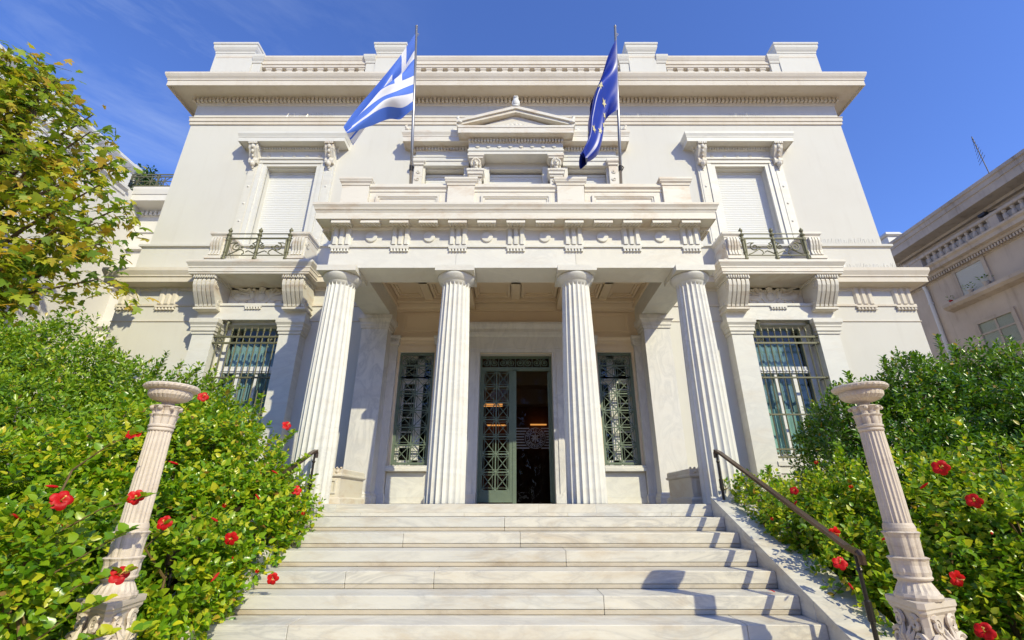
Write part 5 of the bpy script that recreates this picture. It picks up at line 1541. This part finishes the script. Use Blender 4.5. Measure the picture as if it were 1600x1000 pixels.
def shrub(name, loc, lab, cat, blobs, kind, dens, size, mat, seed, keepf=None, stems=24, depth=(0.72, 1.06), shoots=(), up=0.35, wid=(0.75, 1.1), group=None, bump_amp=0.16, gap=0.5):
    rg = np.random.default_rng(seed)
    t = thing(name, loc, lab, cat, group)
    P, N = blob_leaves(rg, blobs, dens, depth, bump_amp=bump_amp)
    if keepf is not None:
        k = keepf(P); P, N = P[k], N[k]
    fld = np.sin(P[:, 0]*4.1+1)*np.sin(P[:, 1]*3.7+2)+np.sin(P[:, 2]*4.9+P[:, 0]*2.3)*np.sin(P[:, 1]*5.3-P[:, 2]*2.1)
    k = rg.random(len(P)) < np.clip(0.80+gap*fld, 0.25, 1)
    P, N = P[k], N[k]
    per = 8
    sub = rg.permutation(len(P))[:len(P)//per]
    P, N = P[sub], N[sub]
    ns_ = len(P)
    sd = N*0.75+np.array([0.05, -0.12, 0.55])+rg.normal(size=(ns_, 3))*0.38
    sd /= np.linalg.norm(sd, axis=1)[:, None]
    a1 = np.cross(sd, rg.normal(size=(ns_, 3))); a1 /= np.linalg.norm(a1, axis=1)[:, None]
    a2 = np.cross(sd, a1)
    ln = size*(1.7+1.8*rg.random(ns_))
    LP, LY, LN, LS = [], [], [], []
    for i in range(per):
        u = (i+0.6)/per
        ang = i*2.4+rg.normal(size=ns_)*0.35
        rad_ = a1*np.cos(ang)[:, None]+a2*np.sin(ang)[:, None]
        LP.append(P+sd*(ln*(u-0.5))[:, None]+rad_*(size*0.10))
        LY.append(rad_*(1.05-0.65*u)+sd*(0.35+0.65*u)+rg.normal(size=(ns_, 3))*0.18+np.array([0, 0, -0.12]))
        LN.append(sd*0.9+N*0.2+np.array([0.10, -0.12, 0.55])*up*2+rg.normal(size=(ns_, 3))*0.28)
        LS.append(size*(0.72+0.55*rg.random(ns_))*(1.12-0.5*abs(u-0.35)))
    LP, LY, LN, LS = map(np.concatenate, (LP, LY, LN, LS))
    if keepf is not None:
        k = keepf(LP); LP, LY, LN, LS = LP[k], LY[k], LN[k], LS[k]
    n = ns_
    Vs, Fs = [], []
    leaf_mesh(kind, LP, LY, LN, LS, Vs, Fs, wid[0]+(wid[1]-wid[0])*rg.random(len(LP)))
    m = MB(); rp = random.Random(seed)
    SP, SY, SN = [], [], []
    for (a, b_, nl) in shoots:
        a, b_ = Vector(a), Vector(b_)
        mid = a.lerp(b_, 0.5)+Vector((rp.uniform(-.05, .05), rp.uniform(-.05, .05), 0.05))
        m.tube([a, mid, b_], [0.006, 0.005, 0.002], 5); nl = nl*2
        for k in range(nl):
            u = 0.15+0.85*(k+0.5)/nl
            q = (a.lerp(mid, u*2) if u < .5 else mid.lerp(b_, u*2-1))
            ang = k*2.4; dr = (b_-a).normalized()
            sd = Vector((math.cos(ang), math.sin(ang), 0.35))+dr*0.5
            SP.append(tuple(q)); SY.append(tuple(sd)); SN.append((rp.uniform(-.4, .4), rp.uniform(-.9, -.1), 0.8))
    if SP:
        leaf_mesh(kind, np.array(SP), np.array(SY), np.array(SN), size*(0.8+0.6*rg.random(len(SP))), Vs, Fs)
    fast_mesh('foliage', Vs, Fs, mat, t)
    idx = rg.choice(n, min(stems, n), replace=False)
    for i in idx:
        p = Vector(P[i]); c = Vector(blobs[rp.randrange(len(blobs))][:3])
        bl = min(blobs, key=lambda b: (Vector(b[:3])-p).length); c = Vector(bl[:3])
        base = Vector((c.x*0.8+p.x*0.2, c.y*0.8+p.y*0.2, bl[2]-bl[5]*0.75))
        q1 = base.lerp(p, 0.5)+Vector((rp.uniform(-.08, .08), rp.uniform(-.08, .08), 0.1))
        m.tube([base, q1, p], [0.016, 0.010, 0.004], 5)
    root = Vector((sum(b[0] for b in blobs)/len(blobs), sum(b[1] for b in blobs)/len(blobs)+0.1, -1.55))
    for b in blobs: m.tube([root, (b[0], b[1], b[2]-b[5]*0.75), (b[0], b[1], b[2])], [0.03, 0.02, 0.008], 5)
    for (a, b_, nl) in shoots:
        bl = min(blobs, key=lambda b: (Vector(b[:3])-Vector(a)).length); m.tube([bl[:3], a], [0.010, 0.006], 5)
    m.build('stems', M['twig'], t)
    return t
def hibiscus_flower(parent, pos, face, size=0.052, seed=0, closed=False):
    rp = random.Random(seed); m = MB()
    f = Vector(face).normalized(); ref = Vector((0, 0, 1)) if abs(f.z) < .9 else Vector((1, 0, 0))
    x = ref.cross(f).normalized(); y = f.cross(x); c = Vector(pos)
    for k in range(5):
        a0 = 2*math.pi*k/5+rp.uniform(-.15, .15)
        vs = []; nr, nc = 5, 5
        for i in range(nr):
            t = i/(nr-1)
            r = size*(0.10+0.95*t)
            lift = size*((0.95*t-0.2) if closed else (0.42*t**0.7-0.35*t**3+rp.uniform(-.05, .05)))
            rr = r*(0.42 if closed else 1)
            for j in range(nc):
                s_ = (j/(nc-1)-.5)*2
                wv = s_*(0.28+0.40*math.sin(math.pi*min(1, t*0.75+0.08)))
                a = a0+wv*(1.15 if t < .9 else 1.0)
                r2 = rr*(1-0.13*s_*s_*t-0.02*rp.random())
                h = lift+size*0.10*math.sin(j*2.2+i+k)*t+size*0.06*s_*t
                vs.append(c+(x*math.cos(a)+y*math.sin(a))*r2+f*(h+0.002*k))
        m.add(vs, [(i*nc+j, i*nc+j+1, (i+1)*nc+j+1, (i+1)*nc+j) for i in range(nr-1) for j in range(nc-1)])
    tip = c+f*size*1.15+(x*0.15+y*0.2)*size
    m.tube([c, c+f*size*0.6, tip], [size*0.07, size*0.05, size*0.06], 6, mi=1)
    for k in range(5): m.ball(tuple(tip+(x*rp.uniform(-1, 1)+y*rp.uniform(-1, 1))*size*0.1), size*0.06, None, None, 6, 4, 1)
    m.tube([c-f*size*0.9, c-f*size*0.4, c], [size*0.05, size*0.10, size*0.12], 6, mi=2)
    return m.build('flower', [M['petal'], M['stamen'], M['leaf_hib']], parent, smooth=True, recalc=False)

clearstairs = lambda P: (np.abs(P[:, 0]) > 2.40)
def notorch(P): return (np.hypot(np.abs(P[:, 0])-2.60, P[:, 1]-3.40) > 0.21)
def front_ok(P): return P[:, 1] > 1.7
# clipped hedge, far left
LH = [(-7.9,6.4,.7,1.6,1.3,1.75), (-6.5,6.2,.55,1.3,1.2,1.75), (-5.4,6.3,.2,1.1,1.1,1.62), (-4.5,6.2,-.1,.95,.95,1.62), (-7.2,5.0,.2,1.4,1.2,1.5), (-5.9,5.0,-.1,1.2,1.0,1.5),
      (-6.4,4.0,-.4,1.2,1.0,1.2), (-5.0,4.4,-.5,.8,.9,1.25), (-5.5,3.3,-.8,1.0,.9,1.0), (-4.7,2.7,-1.1,.8,.8,.85)]
shrub('hedge', (-6, 5.5, -1.65), 'tall bright green hedge under the autumn tree on the far left', 'hedge', LH, 'oval', 1700, 0.066, M['leaf_hedge'], 21, lambda P: front_ok(P), 30,
      shoots=[((-4.5,6.0,1.3),(-4.2,5.9,1.72),16), ((-4.3,6.0,1.2),(-3.75,5.9,1.55),18), ((-5.0,6.1,1.5),(-4.8,6.0,1.95),14), ((-4.0,6.0,1.1),(-3.5,5.8,1.40),14), ((-5.6,6,1.7),(-5.5,5.9,2.08),12)])
# hibiscus beside the left cheek wall
LB_ = [(-3.55,5.55,.15,.85,.7,.85), (-3.1,5.75,-.15,.72,.55,.62), (-3.05,5.05,-.35,.66,.7,.72), (-3.2,4.45,-.55,.78,.7,.75), (-3.9,4.9,.05,.75,.7,.95), (-3.6,3.9,-.75,.72,.65,.8),
       (-4.2,4.0,-.3,.7,.7,.85), (-3.95,3.1,-.8,.72,.65,.8), (-3.4,3.15,-1.15,.55,.5,.6), (-2.95,4.2,-.95,.5,.6,.55), (-3.35,2.6,-1.3,.5,.45,.55), (-2.72,4.35,-.62,.34,.6,.42), (-2.74,5.1,-.22,.34,.6,.45), (-2.76,3.95,-.80,.28,.3,.40), (-2.90,3.02,-.42,.24,.2,.36), (-2.5,3.75,-1.05,.2,.25,.3), (-2.62,3.88,-.52,.26,.24,.36)]
hl = shrub('hibiscus_bush', (-3.4, 4.5, -1.6), 'leafy hibiscus with red flowers surrounding the left torch column', 'bush', LB_, 'broad', 1700, 0.062, M['leaf_hib'], 5, lambda P: front_ok(P) & (P[:, 0] < -2.36) & notorch(P), 40,
      depth=(0.62, 1.08), shoots=[((-3.0,5.6,.3),(-2.62,5.5,.80),12), ((-2.8,5.7,.2),(-2.45,5.6,.52),12), ((-2.9,5.3,.1),(-2.38,5.25,.33),12), ((-3.3,5.7,.7),(-3.15,5.6,1.25),16), ((-3.6,5.6,.8),(-3.5,5.5,1.35),16), ((-2.75,4.6,-.6),(-2.30,4.5,-.70),10), ((-3.2,3.0,-.9),(-2.62,3.02,-.20),9), ((-2.7,4.3,-.8),(-2.33,4.2,-.86),8), ((-2.75,3.0,-.62),(-2.24,3.03,-.36),12), ((-2.8,3.0,-.20),(-2.27,3.04,.05),11), ((-2.85,3.08,.2),(-2.47,3.08,.44),9), ((-2.75,2.98,-.90),(-2.22,2.97,-.66),13), ((-2.75,2.95,-1.05),(-2.15,2.97,-.92),14), ((-2.75,3.0,-.42),(-2.30,3.0,-.14),10), ((-2.7,2.98,-.75),(-2.30,2.96,-.50),11), ((-2.6,3.75,-.9),(-2.22,3.15,-.70),14), ((-2.6,3.75,-1.0),(-2.12,3.2,-.88),14), ((-2.6,4.55,-.55),(-2.16,4.6,-.60),10), ((-2.7,5.4,-.1),(-2.32,5.40,-.11),8), ((-2.7,3.7,-.3),(-2.5,3.62,-.14),8)])
lf = [(-2.81,3.03,.016,.066), (-2.52,3.08,.43,.052), (-2.32,3.03,-.39,.056), (-2.53,3.60,-.13,.055), (-2.32,4.12,-.26,.058), (-2.38,5.28,.13,.06), (-2.67,5.38,.84,.06), (-2.14,4.58,-.61,.055), (-2.30,5.38,-.115,.055),
      (-2.36,3.04,.037,.05), (-2.46,4.15,-.015,.045), (-3.1,4.48,.98,.055), (-2.05,4.1,-.50,.04)]
for i, (x_, y_, z_, s_) in enumerate(lf):
    rp = random.Random(i)
    hibiscus_flower(hl, (x_, y_, z_), (-x_*0.2+rp.uniform(-.6, .6), -0.8, rp.uniform(-.3, .5)), s_*0.9, i, closed=i in (8, 12, 10))
def buds(parent, pts, seed):
    rp = random.Random(seed)
    for p in pts:
        m = MB(); p = Vector(p); d = Vector((rp.uniform(-.6, .6), -0.6, rp.uniform(-.7, .7))).normalized(); L_ = rp.uniform(.03, .05)
        m.tube([p-d*L_, p-d*L_*0.4, p, p+d*L_*0.7, p+d*L_*1.2], [0.002, 0.006, 0.009, 0.008, 0.002], 6)
        m.tube([p-d*L_*1.6, p-d*L_*0.5], [0.002, 0.007], 5, mi=1)
        m.build('flower_bud', [M['petal'], M['leaf_hib']], parent, smooth=True, recalc=False)
buds(hl, [(-2.90,3.05,.10), (-2.75,3.02,-.12), (-2.35,3.9,-.12), (-2.42,4.6,.05), (-2.38,4.3,-.42), (-3.0,4.2,.33), (-2.95,2.95,-.08), (-2.5,5.0,.30), (-2.25,3.9,-.5)], 3)
# right-hand big clipped hedge
RH = [(4.75,6.35,.15,.85,.85,1.35), (5.6,6.3,.3,1.0,.9,1.55), (6.7,6.2,.4,1.1,1.0,1.6), (7.8,6.0,.4,1.2,1.1,1.7), (5.1,5.6,-.4,.95,.8,1.3), (6.2,5.2,-.2,1.1,.9,1.45), (7.2,4.8,-.2,1.2,1.0,1.5), (5.6,4.6,-.8,1.0,.8,1.15), (6.4,4.0,-.8,1.1,.9,1.15)]
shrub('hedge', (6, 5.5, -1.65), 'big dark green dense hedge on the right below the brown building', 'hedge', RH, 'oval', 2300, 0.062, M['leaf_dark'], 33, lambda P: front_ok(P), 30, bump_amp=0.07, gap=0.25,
      shoots=[((5.95,6.1,1.6),(5.88,6.0,2.18),26), ((6.1,6.1,1.6),(6.05,6.0,2.02),18), ((4.7,6.2,1.3),(4.55,6.1,1.68),14), ((5.2,6.2,1.6),(5.12,6.1,1.9),14), ((6.8,6,1.8),(6.75,5.9,2.12),14), ((7.3,5.9,1.9),(7.35,5.8,2.2),14), ((5.5,6.1,1.6),(5.5,6.0,1.92),12)])
# hibiscus on the right
RB = [(3.05,6.05,-.15,.55,.45,.45), (3.35,5.6,-.22,.6,.55,.48), (3.35,5.0,-.48,.55,.6,.46), (3.75,5.5,-.15,.6,.6,.55), (3.55,4.45,-.68,.52,.55,.52), (4.0,4.9,-.25,.65,.65,.7), (3.9,4.2,-.55,.7,.6,.72),
      (4.5,4.5,-.3,.7,.7,.8), (4.6,3.8,-.7,.75,.65,.75), (3.02,5.5,-.32,.27,.5,.28), (3.04,4.75,-.62,.27,.5,.30), (3.06,4.2,-.88,.26,.4,.28), (3.9,3.55,-1.0,.6,.5,.65), (4.2,3.0,-1.15,.65,.55,.65), (3.6,3.95,-1.05,.45,.45,.5)]
hr = shrub('hibiscus_bush', (3.7, 4.5, -1.6), 'yellow-green hibiscus with red flowers growing behind the handrail and right torch column', 'bush', RB, 'broad', 1500, 0.056, M['leaf_hib2'], 8, lambda P: front_ok(P) & (P[:, 0] > 2.72) & notorch(P) & ~((P[:, 0] < 3.0) & (P[:, 1] < 3.9)), 40, depth=(0.6, 1.1),
      shoots=[((2.95,6.0,.1),(2.78,5.95,.30),9), ((3.2,5.9,.15),(3.1,5.85,.42),12), ((3.7,5.4,.3),(3.62,5.3,.62),14), ((4.3,4.5,.4),(4.2,4.4,.75),14), ((4.7,4.2,.2),(4.75,4.1,.55),14), ((4.9,3.8,-.1),(5.0,3.7,.3),14), ((3.0,4.6,-.6),(2.70,4.5,-.74),8), ((3.05,5.2,-.4),(2.74,5.1,-.45),8), ((4.4,3.2,-.6),(4.5,3.1,-.2),12)])
rf = [(3.42,3.85,.27,.066), (3.55,3.80,.02,.06), (2.70,4.27,-.227,.058), (2.74,4.35,-.47,.062), (3.10,3.66,-.485,.058), (3.00,3.45,-.76,.06), (2.66,5.20,-.15,.045), (3.2,5.05,.40,.05), (2.72,4.58,-.79,.05), (2.62,5.1,-.61,.055), (3.08,4.45,.14,.045), (2.80,4.9,.12,.045), (3.40,4.3,-.98,.05)]
for i, (x_, y_, z_, s_) in enumerate(rf):
    rp = random.Random(i+50)
    hibiscus_flower(hr, (x_, y_, z_), (-x_*0.2+rp.uniform(-.6, .6), -0.8, rp.uniform(-.3, .5)), s_*0.9, i+50, closed=i in (7, 10, 6))

buds(hr, [(3.1,3.7,.12), (2.85,3.9,-.25), (3.5,3.7,-.2), (2.78,4.9,.0), (3.3,3.4,-.65), (2.75,4.3,-.62)], 5)

# autumn tree, left
TT = thing('autumn_tree', (-10.9, 7.7, -1.65), 'yellow-green autumn tree with lobed leaves at the far left edge', 'tree')
rg = np.random.default_rng(4); rp = random.Random(4)
m = MB()
m.tube([(-10.9,7.7,-1.7), (-10.85,7.7,0.8), (-10.8,7.65,3.4), (-10.7,7.6,5.6), (-10.6,7.6,8.2)], [0.22, 0.19, 0.15, 0.11, 0.05], 10)
tips = []
ends = [(-5.0,4.5,3.9),(-4.65,4.5,3.25),(-5.3,4.4,4.3),(-5.6,4.6,4.8),(-6.2,4.5,5.3),(-6.9,4.6,5.95),(-4.75,4.5,2.75),(-4.9,4.4,3.5),(-5.2,4.4,2.9),(-5.4,4.3,2.4),(-6.0,4.3,2.6),(-6.6,4.2,3.2),(-6.0,4.3,3.6),(-6.6,4.3,4.4),(-5.7,4.3,3.9),(-7.4,4.3,4.8),(-7.2,4.3,3.6),(-6.6,4.4,5.1),(-5.3,4.9,3.3),(-5.9,5.0,4.4),(-6.9,4.2,2.6),(-4.7,4.6,2.35),(-7.0,4.5,5.6)]
for e in ends+[(-7.0,4.4,2.2),(-6.3,4.3,2.1),(-5.6,4.4,2.05),(-7.4,4.3,4.2),(-7.3,4.3,5.4),(-7.5,4.4,2.9)]:
    s0 = Vector((-10.75, 7.62, min(7.4, max(2.5, e[2]*1.55-1.9)))); e = Vector(e)*1.55
    mid = s0.lerp(e, 0.5)+Vector((0, rp.uniform(-.2, .2), 0.28))
    m.tube([s0, mid, e], [0.06, 0.032, 0.01], 6)
    for k in range(9):
        u = 0.35+0.65*k/8
        q = (s0.lerp(mid, u*2) if u < .5 else mid.lerp(e, u*2-1))
        tw = q+Vector((rp.uniform(-.25, .50), rp.uniform(-.5, .45), rp.uniform(-.45, .40)))
        m.tube([q, tw], [0.008, 0.003], 4); tips.append((q, tw))
m.build('trunk', M['bark'], TT)
P, Y, N = [], [], []
for q, tw in tips:
    for k in range(24):
        u = rp.uniform(0.1, 1.1)
        p = q.lerp(tw, u)+Vector((rp.uniform(-.2, .2), rp.uniform(-.25, .25), rp.uniform(-.2, .2)))
        P.append(tuple(p)); Y.append((rp.uniform(-.5, 1), rp.uniform(-.7, .5), rp.uniform(-.8, .15))); N.append((rp.gauss(.2, .45), rp.gauss(-.35, .45), rp.gauss(.75, .4)))
Vs, Fs = [], []
leaf_mesh('maple', np.array(P), np.array(Y), np.array(N), 0.165*(0.55+0.75*rg.random(len(P))), Vs, Fs)
fast_mesh('crown', Vs, Fs, M['leaf_maple'], TT)

WG.scale = (1.16, 1.16, 1.16); WG.location = WG.location*1.16

# greenery on the roofs
def roof_plant(loc, lab, r, n, seed, flowers=0, name='roof_plant', leaf=0.07):
    t = thing(name, loc, lab, 'plant')
    rg = np.random.default_rng(seed)
    d = rand_unit(rg, n); P = np.array(loc)+np.array([0, 0, r[2]*0.6])+d*np.array(r)*(0.4+0.6*rg.random((n, 1)))
    Vs, Fs = [], []
    leaf_mesh('oval', P, rg.normal(size=(n, 3))+d*0.5, d+rg.normal(size=(n, 3))*0.5+np.array([0, -.2, .5]), leaf*(0.7+0.6*rg.random(n)), Vs, Fs)
    fast_mesh('foliage', Vs, Fs, M['leaf_far'], t)
    m = MB(); rp = random.Random(seed)
    for k in range(10): m.tube([loc, tuple(P[rp.randrange(n)])], [0.02, 0.006], 4)
    m.build('stems', M['twig'], t)
    for k in range(flowers): hibiscus_flower(t, tuple(P[rp.randrange(n)]), (0, -1, 0.2), 0.05, k+90)
roof_plant((4.75, 9.25, 11.02), 'small flowering plant peeping over the museum roof parapet right of the flags', (0.45, 0.2, 0.55), 90, 2, 3)
roof_plant((-13.9, 13.75, 10.16), 'dark green shrub behind the iron railing on the roof terrace', (0.85, 0.45, 1.0), 3000, 6, 0, 'terrace_shrub', 0.10)

# the park across the street, behind the camera (it shows in the window panes)
rg = np.random.default_rng(77); P = []; 
n = 18000
xx = rg.uniform(-75, 75, n); hh = 14.5+2.5*np.sin(xx*0.31)+1.8*np.sin(xx*0.83+1)
P = np.stack([xx, -38+rg.normal(size=n)*2.2, -1.6+hh*rg.random(n)**0.8], 1)
Vs, Fs = [], []
leaf_mesh('oval', P, rg.normal(size=(n, 3)), rg.normal(size=(n, 3))+np.array([0, 0, .6]), 1.3*(0.7+0.7*rg.random(n)), Vs, Fs)
tag(fast_mesh('park_trees', Vs, Fs, M['leaf_far']), 'dark green belt of park trees across the street', 'trees', kind='stuff')
